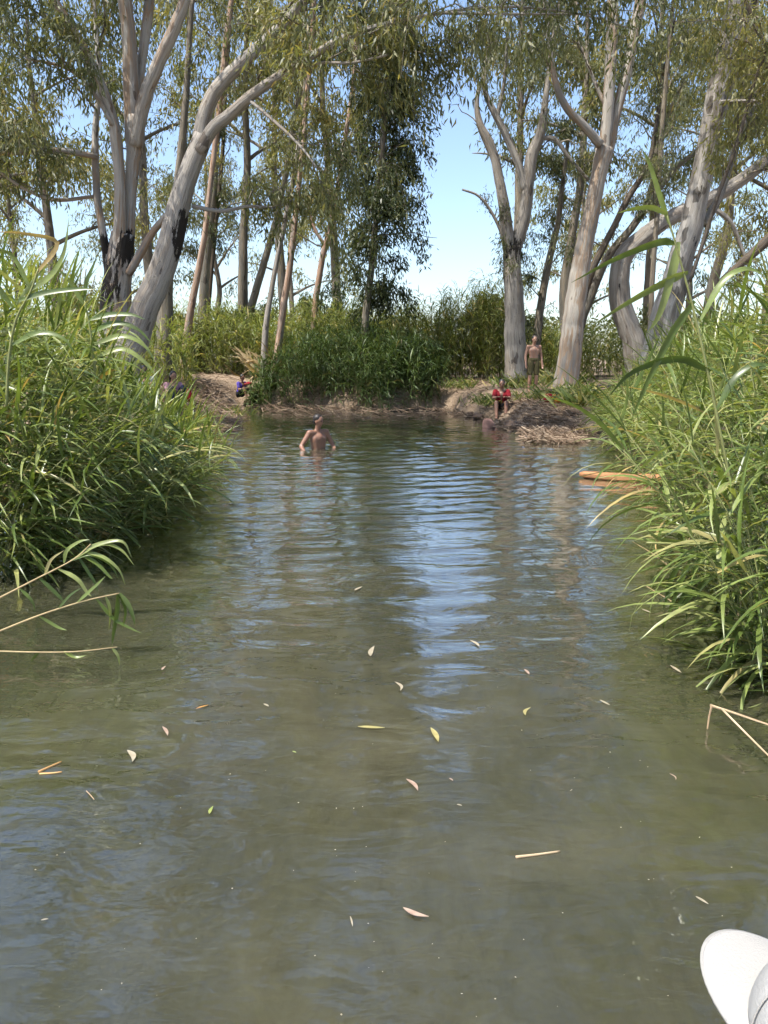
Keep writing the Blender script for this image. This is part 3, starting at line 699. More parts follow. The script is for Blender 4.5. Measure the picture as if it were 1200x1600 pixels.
# --- woodland behind: each tree its own trunk and crown
def far_tree(u, depth, vtop, half, label, leafm, bark='dull', vbase_crown=330, nb=34, leaf=0.30, tint=.5, lean=0):
    b = base_at(u, depth); t = Tree('woodland_tree', label, depth, bark, b, 'trees of the woodland behind the pond', leafm, leaf)
    H = P(u, vtop, depth).z; zc = P(u, vbase_crown, depth).z
    x0 = b[0]; n = 9; hh = np.linspace(b[2] - 0.1, H, n)
    c = np.stack([x0 + lean * np.linspace(0, 1, n) ** 1.4 + np.cumsum(rng.normal(0, .12, n)), np.full(n, depth) + np.cumsum(rng.normal(0, .15, n)), hh], 1)
    rad = np.linspace(0.26, 0.05, n) * (H / 18) ** 0.5
    tr = t.tube3(catmull(c, 4), np.interp(np.linspace(0, 1, 33), np.linspace(0, 1, n), rad), 'trunk', 8)
    t0 = (zc - b[2]) / (H - b[2])
    hw = half * depth / F
    for k in range(7):
        tt = t0 + (0.8 - t0) * k / 7 + rng.uniform(0, .05); q = tt * (len(tr[0]) - 1); i = int(q); p0 = tr[0][i]
        ang = k * 2.4 + rng.uniform(0, 1); d = np.array([math.cos(ang), math.sin(ang) * .8, rng.uniform(.5, 1.0)])
        l = hw * rng.uniform(.7, 1.15); s = np.linspace(0, 1, 7)[:, None]
        lb = t.tube3(p0 + d * l * s + np.array([0, 0, -.25]) * l * s ** 2, np.linspace(tr[1][i] * .6, .02, 7), 'limb', 6)
        t.foliage(lb, .25, nb // 7, (hw * .4, hw * .75), 5, 30, .75, tint, spread=.24)
    t.foliage(tr, max(.2, t0 - .05), nb // 4, (hw * .4, hw * .8), 5, 30, .75, tint, spread=.24)
    t.done(.24)
FT = [(-40, 30, -140, 150, 'far gum at the left edge with grey-green crown behind the reeds', 'olive', 320),
      (110, 34, -60, 130, 'far gum with yellow-green crown left of the big pale gum', 'yellow', 400),
      (250, 36, -160, 130, 'far gum whose olive crown shows between the two big left trunks', 'olive', 240),
      (370, 33, -120, 120, 'far gum with olive crown behind the leaning trunk', 'yellow', 250),
      (450, 40, -90, 120, 'far gum with dull yellow crown above the three slender trunks', 'olive', 300),
      (535, 36, -140, 110, 'far gum with sunlit yellow crown left of the weeping gum', 'yellow', 340),
      (800, 38, -160, 90, 'far gum with thin grey crown behind the low-forked gum', 'grey', 300),
      (870, 33, -80, 90, 'far gum with dense olive crown between the right-hand trunks', 'olive', 260),
      (1000, 36, -140, 120, 'far gum with thin crown behind the twin-stemmed gum', 'grey', 230),
      (1090, 31, -60, 110, 'far gum with yellow crown behind the mottled trunk', 'yellow', 270),
      (1190, 28, -120, 130, 'far gum with yellowish crown at the right edge behind the reeds', 'yellow', 390)]
FT += [(40, 46, 190, 80, 'small distant tree at the left edge low behind the reeds', 'yellow', 455), (215, 50, 210, 80, 'small distant tree low between the charred and the leaning gum', 'olive', 460), (345, 48, 230, 70, 'small distant tree low behind the vine-covered trunk', 'grey', 465),
       (455, 52, 230, 80, 'small distant tree low behind the rightmost slender gum', 'yellow', 470), (905, 46, 240, 70, 'small distant tree low behind the smooth grey gum', 'yellow', 480), (1070, 44, 220, 80, 'small distant tree low behind the mottled gum', 'olive', 470)]
for (u, dp, vt, hf, lab, lm, vb) in FT: far_tree(u, dp, vt, hf, lab, lm, vbase_crown=vb)
#@@REEDS@@
# ------------------------------------------------------------------ reeds
def leaf_strip(L, wd, a0, a1, fold=0.25, seg=7, roll=0.0):
    """blade that leaves the stem at the origin heading +X, arching from angle a0 to a1"""
    s = np.linspace(0, 1, seg + 1)
    ang = a0 + (a1 - a0) * s ** 1.25
    dx = np.cos(ang); dz = np.sin(ang)
    x = np.concatenate([[0], np.cumsum((dx[1:] + dx[:-1]) / 2)]) * L / seg
    z = np.concatenate([[0], np.cumsum((dz[1:] + dz[:-1]) / 2)]) * L / seg
    wv = wd * np.clip(np.minimum(0.35 + s * 3.2, 1.0) * (1 - s ** 2.6), 0.02, 1) * 0.5
    yy = np.sin(s * 2.2) * roll * L
    v = []
    for i in range(seg + 1):
        nx_, nz_ = -np.sin(ang[i]), np.cos(ang[i])
        v += [(x[i] + nx_ * fold * wv[i], yy[i] + wv[i], z[i] + nz_ * fold * wv[i]), (x[i], yy[i], z[i]), (x[i] + nx_ * fold * wv[i], yy[i] - wv[i], z[i] + nz_ * fold * wv[i])]
    f = []
    for i in range(seg):
        a = i * 3; f += [(a, a + 1, a + 4, a + 3), (a + 1, a + 2, a + 5, a + 4)]
    return np.array(v), np.array(f)
LV = []
for k in range(12):
    LV.append(leaf_strip(1.0, rng.uniform(.036, .058), R(rng.uniform(12, 48)), R(rng.uniform(-62, 0)), 0.28, 7, rng.normal(0, .07)))
for k in range(4):
    LV.append(leaf_strip(1.0, rng.uniform(.045, .06), R(rng.uniform(60, 80)), R(rng.uniform(20, 60)), 0.28, 7, rng.normal(0, .05)))
LVS = [leaf_strip(1.0, .075, R(a0), R(a1), .25, 3) for a0, a1 in ((60, -50), (45, -70), (70, -10), (30, -60), (55, -30), (75, 30))]
LEAF_ME = []
for (v, f) in LV:
    me = bpy.data.meshes.new('leaf'); me.from_pydata(v.tolist(), [], f.tolist()); me.materials.append(M_REED_OBJ)
    me.polygons.foreach_set('use_smooth', np.ones(len(f), bool)); LEAF_ME.append(me)

def reed_spec(base, H, lean, n_leaf, az0, az_sd, r, leafL=(.42, .78), t0=.22):
    """stem points and leaf placements of one reed"""
    t = np.linspace(0, 1, 8)[:, None]
    lean = np.array([lean[0], lean[1], 0.0])
    pts = np.array(base) + np.array([0, 0, 1.0]) * H * (t - 0.22 * np.linalg.norm(lean) * t ** 2.2) + lean * H * t ** 1.7
    pts[1:-1] += r.normal(0, .008, (6, 3))
    lf = []
    for k in range(n_leaf):
        s = t0 + (1 - t0) * (k + r.uniform(.2, .8)) / n_leaf
        q = s * 7; i = min(int(q), 6); p = pts[i] * (1 - (q - i)) + pts[i + 1] * (q - i)
        top = s > .9
        az = az0 + (r.normal(0, az_sd) if k % 4 else r.uniform(0, 6.28))
        lf.append((p, az, r.normal(0, .18), r.uniform(*leafL) * (1.0 if s < .85 else .8), r.integers(12, 16) if top and r.random() < .8 else r.integers(0, 12)))
    return pts, lf
def leaf_matrix(p, az, pitch, sc):
    return Matrix.Translation(Vector(p)) @ Matrix.Rotation(az, 4, 'Z') @ Matrix.Rotation(pitch, 4, 'Y') @ Matrix.Rotation(pitch * 1.7, 4, 'X') @ Matrix.Scale(sc, 4)
def reed_object(spec, label, group, name='reed', r0=.0065, stem_mat=None):
    pts, lf = spec
    root = empty(name, pts[0]); tag(root, label, 'reed', group)
    mb = MB(); tube(mb, pts - pts[0], np.linspace(r0, r0 * .35, len(pts)), 6, 0, True)
    mb.build('stem', stem_mat or M_STEM, root)
    for (p, az, pi, sc, k) in lf:
        o = bpy.data.objects.new('leaf', LEAF_ME[k]); COL.objects.link(o); o.parent = root
        o.matrix_local = leaf_matrix(p - pts[0], az, pi, sc)
    return root
class Mass:
    def __init__(s): s.v = []; s.f = []; s.t = []; s.n = 0; s.sv = MB()
    def leaf(s, p, az, pi, sc, var, tint):
        v, f = var
        m = np.array(leaf_matrix((0, 0, 0), az, pi, sc))[:3, :3]
        s.v.append(v @ m.T + p); s.f.append(f + s.n); s.n += len(v); s.t.append(np.full(len(v), tint))
    def add(s, spec, r, variants, r0=.0065, stems=True, tb=0.0, sides=4):
        pts, lf = spec
        if stems: tube(s.sv, pts[::2] if len(pts) > 4 else pts, np.linspace(r0, r0 * .4, len(pts[::2])), sides, 0, False)
        for (p, az, pi, sc, k) in lf:
            tint = r.random() if tb == 0 else float(np.clip(r.normal(tb, .22), 0, 1))
            s.leaf(p, az, pi, sc, variants[k % len(variants)], tint)
    def build(s, name, mat, stem_mat, label, cat=None):
        root = empty(name); tag(root, label, cat, kind='stuff')
        o = mesh_obj('leaves', np.concatenate(s.v), np.concatenate(s.f), mat, root, True, {'tint': ('FLOAT', np.concatenate(s.t))}); o['kind'] = 'stuff'
        if s.sv.n: o = s.sv.build('stems', stem_mat, root); o['kind'] = 'stuff'
        return root

def edge_x(pts, y):
    p = np.array(sorted(pts, key=lambda q: q[1])); return float(np.interp(y, p[:, 1], p[:, 0]))
rr = np.random.default_rng(11)
def shore_reeds(side, n, ymin, ymax, hfun):
    pts = [(-3.5, 4.5), (-3.2, 5.5), (-3.0, 6.5), (-2.88, 7.5), (-2.95, 8.6), (-3.2, 10), (-3.6, 12), (-4.0, 14)] if side < 0 else [(x + float(np.interp(y, [3, 5, 8, 10, 13, 15], [.15, .35, .55, .8, .55, .3])), y) for x, y in RIGHT[::-1]]
    out = []
    while len(out) < n:
        y = ymin + (ymax - ymin) * rr.random() ** 1.35
        d = rr.random() ** 1.3 * 2.3 - (0.22 if side < 0 else .05)
        x = edge_x(pts, y) + side * d
        if abs(x) > 0.54 * y + 0.9: 
            if rr.random() < .93: continue
        out.append((x, y, d))
    out.sort(key=lambda q: math.hypot(q[0], q[1]) + max(q[2], 0) * 1.2)
    specs = []
    for (x, y, d) in out:
        H = hfun(y, d) * rr.uniform(.8, 1.12)
        ln = np.clip(rr.normal((.42 if side < 0 else .32) - .14 * d, .15), .02, .75 if side < 0 else .5)
        lean = np.array([-side * ln, rr.normal(-.05, .13)])
        base = np.array([x, y, gz(x, y) - .03])
        az0 = 0.0 if side < 0 else math.pi
        az0 += (-0.35 if side < 0 else 0.35)
        for it in range(7):        # the bed thins and drops towards its water side
            tp = base + np.array([lean[0] * H, lean[1] * H, H * (1 - .22 * np.linalg.norm(lean))]); uv = proj(tp)[0]
            lim = np.interp(uv[0] + 45, [0, 100, 150, 200, 226, 242, 264, 300, 370, 420], [385, 415, 440, 468, 512, 570, 606, 628, 655, 720]) if side < 0 else np.interp(uv[0] - 45, [860, 900, 950, 1000, 1060, 1130, 1200], [700, 640, 575, 520, 475, 435, 395])
            if uv[1] > lim or H < .5: break
            H *= .86
        specs.append(reed_spec(base, H, lean, int(rr.integers(10, 15)), az0, .62, rr))
    return specs
hl = lambda y, d: float(np.interp(y, [2.5, 5.2, 6.0, 6.8, 7.8, 8.8, 10.0, 12, 13.5], [.6, 1.3, 2.2, 2.5, 2.5, 2.4, 1.8, 1.2, .8])) + .30 * max(d, 0)
hr_ = lambda y, d: float(np.interp(y, [2.4, 3.4, 4.5, 6, 8, 10, 12.5, 15, 16.6], [1.5, 1.9, 2.1, 2.25, 2.25, 2.15, 1.9, 1.5, 1.0])) + .12 * max(d, 0)
for side, n, y0, y1, hf, lab, grp, n_obj, bed in (
        (-1, 470, 5.5, 12.4, hl, 'green reed arching right over the water in the left reed bed', 'reeds of the left bed', 95, 'dense green reeds massed behind the front stems of the left bank'),
        (1, 480, 3.5, 16.6, hr_, 'green reed arching left over the water in the right reed bed', 'reeds of the right bed', 95, 'dense green reeds massed behind the front stems of the right bank')):
    sp = shore_reeds(side, n, y0, y1, hf)
    for s in sp[:n_obj]: reed_object(s, lab, grp)
    ms = Mass()
    for s in sp[n_obj:]: ms.add(s, rr, LV)
    rb = ms.build('reed_bed', M_REED, M_STEM, bed, 'reeds')
    dm = MB()                    # dead stalks standing and leaning among the green ones
    for k in range(170):
        y = y0 + .5 + (y1 - y0) * rr.random() ** 1.5; d = rr.random() * 1.4 - .2
        x = edge_x([(-3.2, 5.5), (-2.9, 7.5), (-3.2, 10), (-4.0, 14)] if side < 0 else RIGHT, y) + side * (d + (.3 if side > 0 else 0)); L = rr.uniform(.3, .85); a = rr.uniform(0, 6.28); e = abs(rr.normal(.45, .35))
        q = np.linspace(0, 1, 4)[:, None]; p = np.array([x, y, max(gz(x, y), -.15)]) + np.array([math.cos(a) * math.sin(e), math.sin(a) * math.sin(e), math.cos(e)]) * L * q + np.array([0, 0, -.18]) * L * q ** 2
        tube(dm, p, np.linspace(.006, .003, 4), 4, 0, False)
    o = dm.build('dead_stems', M_STEM_DRY, rb); o['kind'] = 'stuff'

# single reeds that stand out, drawn from stem and blade lines at their own distance
def blade(parent, pts, wpx, depth, mat, name='leaf', twist=0.5):
    """pts: (u, v[, depth offset]) along a blade"""
    p = np.array([P(q[0], q[1], depth + (q[2] if len(q) > 2 else 0)) for q in pts])
    c = catmull(p, 5); m = len(c); wd = wpx * depth / F * .5
    s = np.linspace(0, 1, m); wv = wd * np.clip(np.minimum(.4 + s * 3, 1) * (1 - s ** 2.4), .03, 1)
    t, N, B = frames(c)
    view = unit(c - np.array([0, 0, CAMH])); side = unit(np.cross(t, view)); up = np.cross(side, t)
    side = unit(side * math.cos(twist) + up * math.sin(twist)); nn = np.cross(t, side)
    v = np.stack([c + side * wv[:, None] + nn * wv[:, None] * .3, c, c - side * wv[:, None] + nn * wv[:, None] * .3], 1).reshape(-1, 3)
    f = []
    for i in range(m - 1):
        a = i * 3; f += [(a, a + 1, a + 4, a + 3), (a + 1, a + 2, a + 5, a + 4)]
    base = np.array(parent.location)
    return mesh_obj(name, v - base, np.array(f), mat, parent, True)
def hero_reed(label, stem, depth, leaves, mat_stem=M_STEM, w=6, leaf_mat_=None, twist=.5):
    p0 = P(stem[0][0], stem[0][1], depth + (stem[0][2] if len(stem[0]) > 2 else 0))
    root = empty('reed', p0); tag(root, label, 'reed')
    p = catmull(np.array([P(q[0], q[1], depth + (q[2] if len(q) > 2 else 0)) for q in stem]), 5) - np.array(p0)
    r = np.linspace(w, w * .5, len(p)) * depth / F * .5
    mb = MB(); tube(mb, p, r, 6); mb.build('stem', mat_stem, root)
    for (pts, wp) in leaves: blade(root, pts, wp, depth, leaf_mat_ or M_REED_OBJ, twist=twist)
    return root
hero_reed('tallest reed leaning left with spear leaf against the sky, above the right bed', [(1178, 960), (1150, 800), (1118, 640), (1085, 490), (1058, 390), (1042, 335)], 3.9,
          [([(1046, 350), (1030, 300), (1015, 255), (1003, 232)], 9), ([(1042, 335), (1020, 324), (990, 326), (962, 334)], 9), ([(1056, 380), (1030, 378, .1), (960, 405, .2), (892, 442, .3)], 13),
           ([(1060, 378), (1048, 430), (1030, 490), (1012, 520)], 15), ([(1075, 425), (1040, 440), (985, 470), (920, 512)], 13), ([(1085, 470), (1050, 520), (1010, 600), (985, 660)], 13),
           ([(1095, 500), (1130, 440), (1165, 420), (1195, 430)], 11), ([(1110, 580), (1060, 560), (990, 580), (950, 620)], 13), ([(1120, 640), (1150, 590), (1180, 570), (1200, 575)], 12)], w=5)
hero_reed('long dark reed stem lying level out of the right bed', [(1215, 842, .3), (1150, 846), (1080, 850), (1010, 848)], 4.3,
          [([(1085, 848), (1050, 846), (1025, 838), (1008, 826)], 10), ([(1120, 846), (1090, 880), (1075, 930), (1072, 975)], 10)], w=8)
hero_reed('bent reed with a fan of drooping blades at the right water edge', [(1190, 965), (1140, 918), (1100, 890), (1066, 868)], 4.4,
          [([(1068, 868), (1050, 900), (1042, 930), (1036, 955)], 10), ([(1078, 875), (1060, 915), (1048, 950), (1032, 990)], 9), ([(1090, 883), (1075, 915), (1060, 945), (1050, 955)], 9),
           ([(1112, 898), (1090, 920), (1070, 940), (1056, 950)], 9), ([(1135, 915), (1110, 945), (1085, 970), (1066, 978)], 11), ([(1150, 930), (1140, 970), (1125, 1000), (1110, 1025)], 11),
           ([(1066, 868), (1045, 852), (1030, 848), (1020, 836)], 8), ([(1185, 960), (1195, 1000), (1170, 1030), (1148, 1046)], 11)], w=5)
hero_reed('broken straw-coloured reed with leafy tip dipping to the left water', [(-20, 944), (50, 908), (115, 874), (142, 850)], 4.55,
          [([(110, 876), (140, 866), (170, 880), (186, 905)], 8), ([(118, 872), (150, 852), (190, 846), (206, 872)], 8), ([(125, 866), (150, 880), (170, 900), (176, 905)], 7), ([(135, 858), (165, 850), (190, 860), (210, 884)], 7),
           ([(90, 888), (120, 905), (135, 925), (143, 932)], 8), ([(100, 880), (105, 860), (125, 846), (140, 843)], 7), ([(60, 902), (90, 930), (100, 942)], 7), ([(130, 862), (160, 870), (185, 890), (196, 915)], 7), ([(122, 870), (138, 895), (150, 915), (152, 930)], 6), ([(70, 898), (80, 875), (100, 860)], 6), ([(30, 918), (50, 940), (55, 958)], 6)], M_STEM_DRY, w=3.4)
hero_reed('lower broken reed of the left bank ending in one folded hanging blade', [(-10, 990), (60, 962), (128, 940), (186, 927)], 3.95,
          [([(184, 927), (182, 960), (177, 990), (175, 1010)], 9), ([(187, 927), (200, 945), (208, 965), (211, 978)], 9), ([(150, 935), (175, 965), (200, 980), (222, 990)], 7), ([(60, 962), (90, 980), (105, 985)], 6), ([(120, 942), (150, 915), (165, 900)], 6), ([(165, 932), (172, 955), (170, 985)], 6), ([(186, 927), (196, 955), (190, 985)], 6), ([(90, 952), (110, 930), (128, 918)], 5)], M_STEM_DRY, w=3.4)
hero_reed('yellow reed stem floating level on the left water', [(-20, 1017), (60, 1019), (120, 1018), (183, 1011)], 3.80,
          [([(100, 1018), (118, 1027), (135, 1024)], 7), ([(175, 1012), (184, 1025), (187, 1040)], 6), ([(60, 1019), (52, 1028), (48, 1034)], 5)], M_STEM_DRY, w=3)
hero_reed('tall reed with level blades against the sky at the left frame edge', [(10, 640), (14, 560), (25, 500), (48, 455), (60, 420)], 5.4,
          [([(20, 480), (-10, 440), (-40, 430)], 9), ([(30, 470), (70, 458), (120, 452), (150, 452)], 9), ([(46, 455), (80, 430), (100, 395), (108, 340)], 9), ([(48, 452), (20, 400), (-20, 385)], 8),
           ([(55, 430), (90, 380), (40, 365), (-10, 362)], 8), ([(16, 540), (60, 520), (100, 530), (120, 560)], 9), ([(12, 590), (-20, 560), (-40, 560)], 9)], w=5)
hero_reed('upright reed with level blades fanning right before the big pale gum', [(150, 620), (146, 560), (140, 510), (132, 470)], 6.4,
          [([(134, 480), (110, 440), (85, 415)], 8), ([(138, 500), (170, 492), (205, 492), (228, 500)], 9), ([(142, 520), (180, 505), (215, 515), (240, 540)], 9), ([(144, 540), (190, 525), (225, 540), (245, 570)], 9), ([(132, 470), (136, 440), (144, 420), (152, 400)], 7), ([(146, 560), (190, 545), (230, 570), (250, 600)], 9)], w=5)

# ------------------------------------------------------------------ canes and shrubs on the far bank
def thicket(name, label, spots, hfun, mat, cat='canes', leafL=(.38, .62), nl=(18, 25), tb=.45, az0=-1.57, azsd=1.6, lean=.10, r0=.009, t0=.03):
    ms = Mass()
    for (x, y) in spots:
        H = hfun(x, y) * rr.uniform(.75, 1.1)
        sp = reed_spec(np.array([x, y, gz(x, y) - .03]), H, rr.normal(0, lean, 2) + np.array([0, -.03]), int(rr.integers(*nl)), az0, azsd, rr, leafL, t0)
        ms.add(sp, rr, LVS, r0, True, tb, 3)
    return ms.build(name, mat, M_CANESTEM, label, cat)
def spots_px(n, u0, u1, d0, d1):
    o = []
    for k in range(n):
        d = rr.uniform(d0, d1); u = rr.uniform(u0, u1); o.append((P(u, 600, d).x, d))
    return o
# the clump that hangs over the far water
cl = []
while len(cl) < 430:
    u = rr.uniform(392, 690); d = rr.uniform(21.5, 27.5); p = P(u, 600, d); sd = float(pond_sd(np.array([p.x]), np.array([d]))[0])
    if -.15 < sd < 2.2 and (u > 440 or sd < .8): cl.append((p.x, d))
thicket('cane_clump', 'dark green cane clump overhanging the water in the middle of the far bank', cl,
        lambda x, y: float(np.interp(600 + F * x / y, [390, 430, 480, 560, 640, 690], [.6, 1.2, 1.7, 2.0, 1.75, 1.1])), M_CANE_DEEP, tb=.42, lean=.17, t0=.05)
thicket('cane_thicket', 'tall sunlit cane thicket behind the far bank, left of the middle', spots_px(470, 215, 560, 28.5, 32),
        lambda x, y: float(np.interp(600 + F * x / y, [220, 300, 400, 480, 560], [2.6, 3.0, 2.7, 3.0, 3.1])), M_CANE, tb=.55)
thicket('cane_thicket', 'tall sunlit cane thicket under the sky gap on the far bank', spots_px(230, 560, 700, 27.5, 31),
        lambda x, y: float(np.interp(600 + F * x / y, [560, 620, 660, 700], [2.9, 2.9, 2.9, 3.2])), M_CANE, tb=.6)
thicket('cane_thicket', 'tallest green canes beside the grey low-forked gum', spots_px(210, 695, 800, 26, 29),
        lambda x, y: float(np.interp(600 + F * x / y, [690, 720, 760, 800], [2.7, 3.2, 3.6, 3.2])), M_CANE, tb=.62)
thicket('cane_thicket', 'canes behind the right bank under the smooth grey gum', spots_px(240, 800, 1120, 27.5, 31),
        lambda x, y: 2.0, M_CANE, tb=.6)
thicket('cane_thicket', 'canes on the left bank below the leaning gum', spots_px(190, 60, 300, 20.5, 26),
        lambda x, y: 1.9, M_CANE, tb=.55)
def shrub(u, depth, vtop, half, label, mat=None, n=26, leaf=.16):
    b = base_at(u, depth); H = P(u, vtop, depth).z - b[2]; hw = half * depth / F
    root = empty('shrub', b); tag(root, label, 'shrub')
    lv = Leaves(); tw = Twigs(); st = MB()
    for k in range(6):
        a = k * 1.05 + rr.uniform(0, .6); l = H * rr.uniform(.6, .8)
        t = np.linspace(0, 1, 6)[:, None]; p = np.array([math.cos(a), math.sin(a), 0]) * hw * .55 * t ** 1.3 + np.array([0, 0, 1.0]) * l * t
        tube(st, p, np.linspace(.05, .015, 6), 5, .05)
        for q in range(n // 3):
            i = rr.uniform(.25, 1) * 5; j = min(int(i), 4); c = p[j] * (1 - (i - j)) + p[j + 1] * (i - j) + np.array(b)
            d = unit(rr.normal(0, 1, 3) * np.array([1, 1, .5]) + np.array([0, 0, .45]))
            leafy_branch(lv, tw, c, d, rr.uniform(.35, .6) * hw, .014, 5, 30, leaf, .4, .5, .12)
    st.build('stem', BARK['dull'], root, True, None, {'char': ('FLOAT', np.zeros(st.n))})
    if tw.k: o = tw.build('twigs', BARK['dull'], root, np.array(b)); o['kind'] = 'stuff'
    for i in range(len(lv.c)): lv.c[i] = lv.c[i] - np.array(b)
    lv.build('crown', mat or M_SHRUB, root, .3)
shrub(395, 33, 455, 70, 'pale yellow-green shrub behind the three slender gums')
shrub(505, 34, 440, 75, 'pale shrub behind the distant pink-trunked gum')
shrub(600, 36, 468, 60, 'pale shrub behind the foot of the weeping gum')
shrub(120, 24, 345, 70, 'yellow-green bushy shrub left of the charred gum base', GUM['yellow'], 34, .15)
shrub(845, 31, 500, 50, 'small sunlit shrub between the right-hand gums')
shrub(750, 30, 420, 45, 'feathery shrub rising beside the grey low-forked gum', GUM['olive'])
shrub(280, 30, 480, 70, 'low shrub behind the pinkish thin gum')
shrub(1080, 24, 470, 90, 'olive shrub behind the right reeds', GUM['olive'])
sc = Leaves(); ctr = []
for k in range(420):
    y = rr.uniform(38, 48); u = rr.uniform(-120, 1320); x = (u - 600) / F * y; h = 2.9 + .9 * wob(np.array([x]), np.array([y]), .5, 77)[0]
    m = 60; th = rr.uniform(0, 6.28, m); rd = rr.uniform(.3, 1.0, m) * 1.1
    c = np.stack([x + np.cos(th) * rd, y + np.sin(th) * rd, gz(x, y) + h * rr.random(m) ** .8], 1)
    sc.add(c, rr.normal(0, 1, (m, 3)) * np.array([1, 1, .8]) + np.array([0, 0, -.3]), .34 * rr.uniform(.6, 1.2, m), np.clip(rr.normal(.5, .25, m), 0, 1))
o = sc.build('far_scrub', M_SHRUB, None, .3); tag(o, 'low far scrub closing the view behind the canes', 'scrub', kind='stuff')
# dry grass tuft
def tuft(u, depth, H, wd, n, label, mat, name='dry_grass'):
    b = np.array(base_at(u, depth)); ms_v = []; ms_f = []; tt = []; n0 = 0
    for k in range(n):
        v, f = LVS[k % 6]; sc = H * rr.uniform(.6, 1.1); m = np.array(leaf_matrix((0, 0, 0), rr.uniform(0, 6.28), rr.normal(-.5, .25), sc))[:3, :3]
        vv_ = v @ m.T + np.array([rr.normal(0, wd), rr.normal(0, wd), 0]); ms_v.append(vv_); ms_f.append(f + n0); n0 += len(v); tt.append(np.full(len(v), rr.random()))
    o = mesh_obj(name, np.concatenate(ms_v), np.concatenate(ms_f), mat, None, True, {'tint': ('FLOAT', np.concatenate(tt))}); o.location = b
    tag(o, label, 'grass', kind='stuff'); return o
tuft(424, 28.8, 1.9, .22, 120, 'tall tan dry grass between the slender gums', M_DRYGRASS)
tuft(768, 21.4, .55, .35, 160, 'small green grass tuft on the bank beside the red-shirted bather', M_CANE, 'grass_tuft')
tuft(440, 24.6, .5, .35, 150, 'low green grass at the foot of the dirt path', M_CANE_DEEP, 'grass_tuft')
for k, (u_, d_, h_, l_) in enumerate(((845, 21.0, .5, 'grass tuft at the feet of the bare-chested person'), (905, 20.6, .8, 'grass tuft right of the smooth grey gum, on the right bank'), (930, 19.2, .9, 'tall grass where the right bank meets the reeds'), (815, 23.5, .7, 'grass around the foot of the low-forked gum'), (870, 24.3, .8, 'grass behind the smooth grey gum'), (720, 24.6, .6, 'grass along the bank under the sky gap'))):
    tuft(u_, d_, h_, .45, 150, l_, M_CANE, 'grass_tuft')
tuft(355, 20.8, .45, .3, 120, 'short green grass on the tip of the left bank', M_CANE, 'grass_tuft')

# ------------------------------------------------------------------ dead reed litter on the banks
def litter(label, poly_px, n, L=(.2, .7), tint=.5, lift=.10, az=0.0, azsd=.8):
    v = []; f = []; tt = []; n0 = 0
    k = 0
    poly = np.array([tuple(W(u, vv_, .25))[:2] for u, vv_ in poly_px]); lo, hi = poly.min(0), poly.max(0)
    while k < n:
        x, y = rr.uniform(lo[0], hi[0]), rr.uniform(lo[1], hi[1])
        ins = False
        for i in range(len(poly)):
            ax, ay = poly[i]; bx, by = poly[(i + 1) % len(poly)]
            if (ay > y) != (by > y) and x < (bx - ax) * (y - ay) / (by - ay) + ax: ins = not ins
        if not ins: continue
        k += 1
        l = rr.uniform(*L); a = rr.normal(az, azsd); e = rr.normal(-.15, .28); c = np.array([x, y, max(gz(x, y), 0.02) + rr.uniform(.0, lift)])
        d = np.array([math.cos(a) * math.cos(e), math.sin(a) * math.cos(e), math.sin(e)]) * l * .5; wd = rr.uniform(.006, .016)
        s = unit(np.cross(d, rr.normal(size=3))) * wd; nn = unit(np.cross(d, s)) * wd * .6
        v += [c - d + s, c - d - s + nn, c - d - nn, c + d + s * .6, c + d - s * .6 + nn, c + d - nn]
        f += [(n0, n0 + 1, n0 + 4, n0 + 3), (n0 + 1, n0 + 2, n0 + 5, n0 + 4), (n0 + 2, n0, n0 + 3, n0 + 5)]
        tt += [float(np.clip(rr.normal(tint, .25), 0, 1))] * 6; n0 += 6
    o = mesh_obj('dead_reed_litter', np.array(v), np.array(f), M_STRAW, None, False, {'tint': ('FLOAT', np.array(tt))})
    tag(o, label, 'litter', kind='stuff')
litter('pale broken reed litter heaped on the right bank in the sun', [(818, 650), (900, 650), (930, 664), (900, 676), (822, 672)], 1100, (.10, .5), .55, .08)
litter('thin litter of sticks and leaves over the low mound of the right bank', [(775, 640), (895, 634), (905, 650), (820, 660), (775, 655)], 900, (.06, .35), .42, .05)
litter('scattered sticks on the sandy hump of the left bank', [(300, 608), (372, 606), (378, 630), (310, 636)], 500, (.08, .4), .5, .04)
litter('brown broken reed litter along the tip of the left bank', [(230, 640), (330, 630), (372, 636), (368, 656), (300, 672), (230, 690)], 1300, (.2, .8), .45, .16, -.5, .6)
litter('sparse dead stalks lying on the far bank by the sky gap', [(660, 622), (760, 622), (770, 644), (690, 637)], 320, (.1, .4), .35, .06)
litter('dead stalks under the overhanging cane clump', [(400, 622), (690, 630), (690, 642), (560, 645), (400, 634)], 400, (.15, .6), .35, .12)
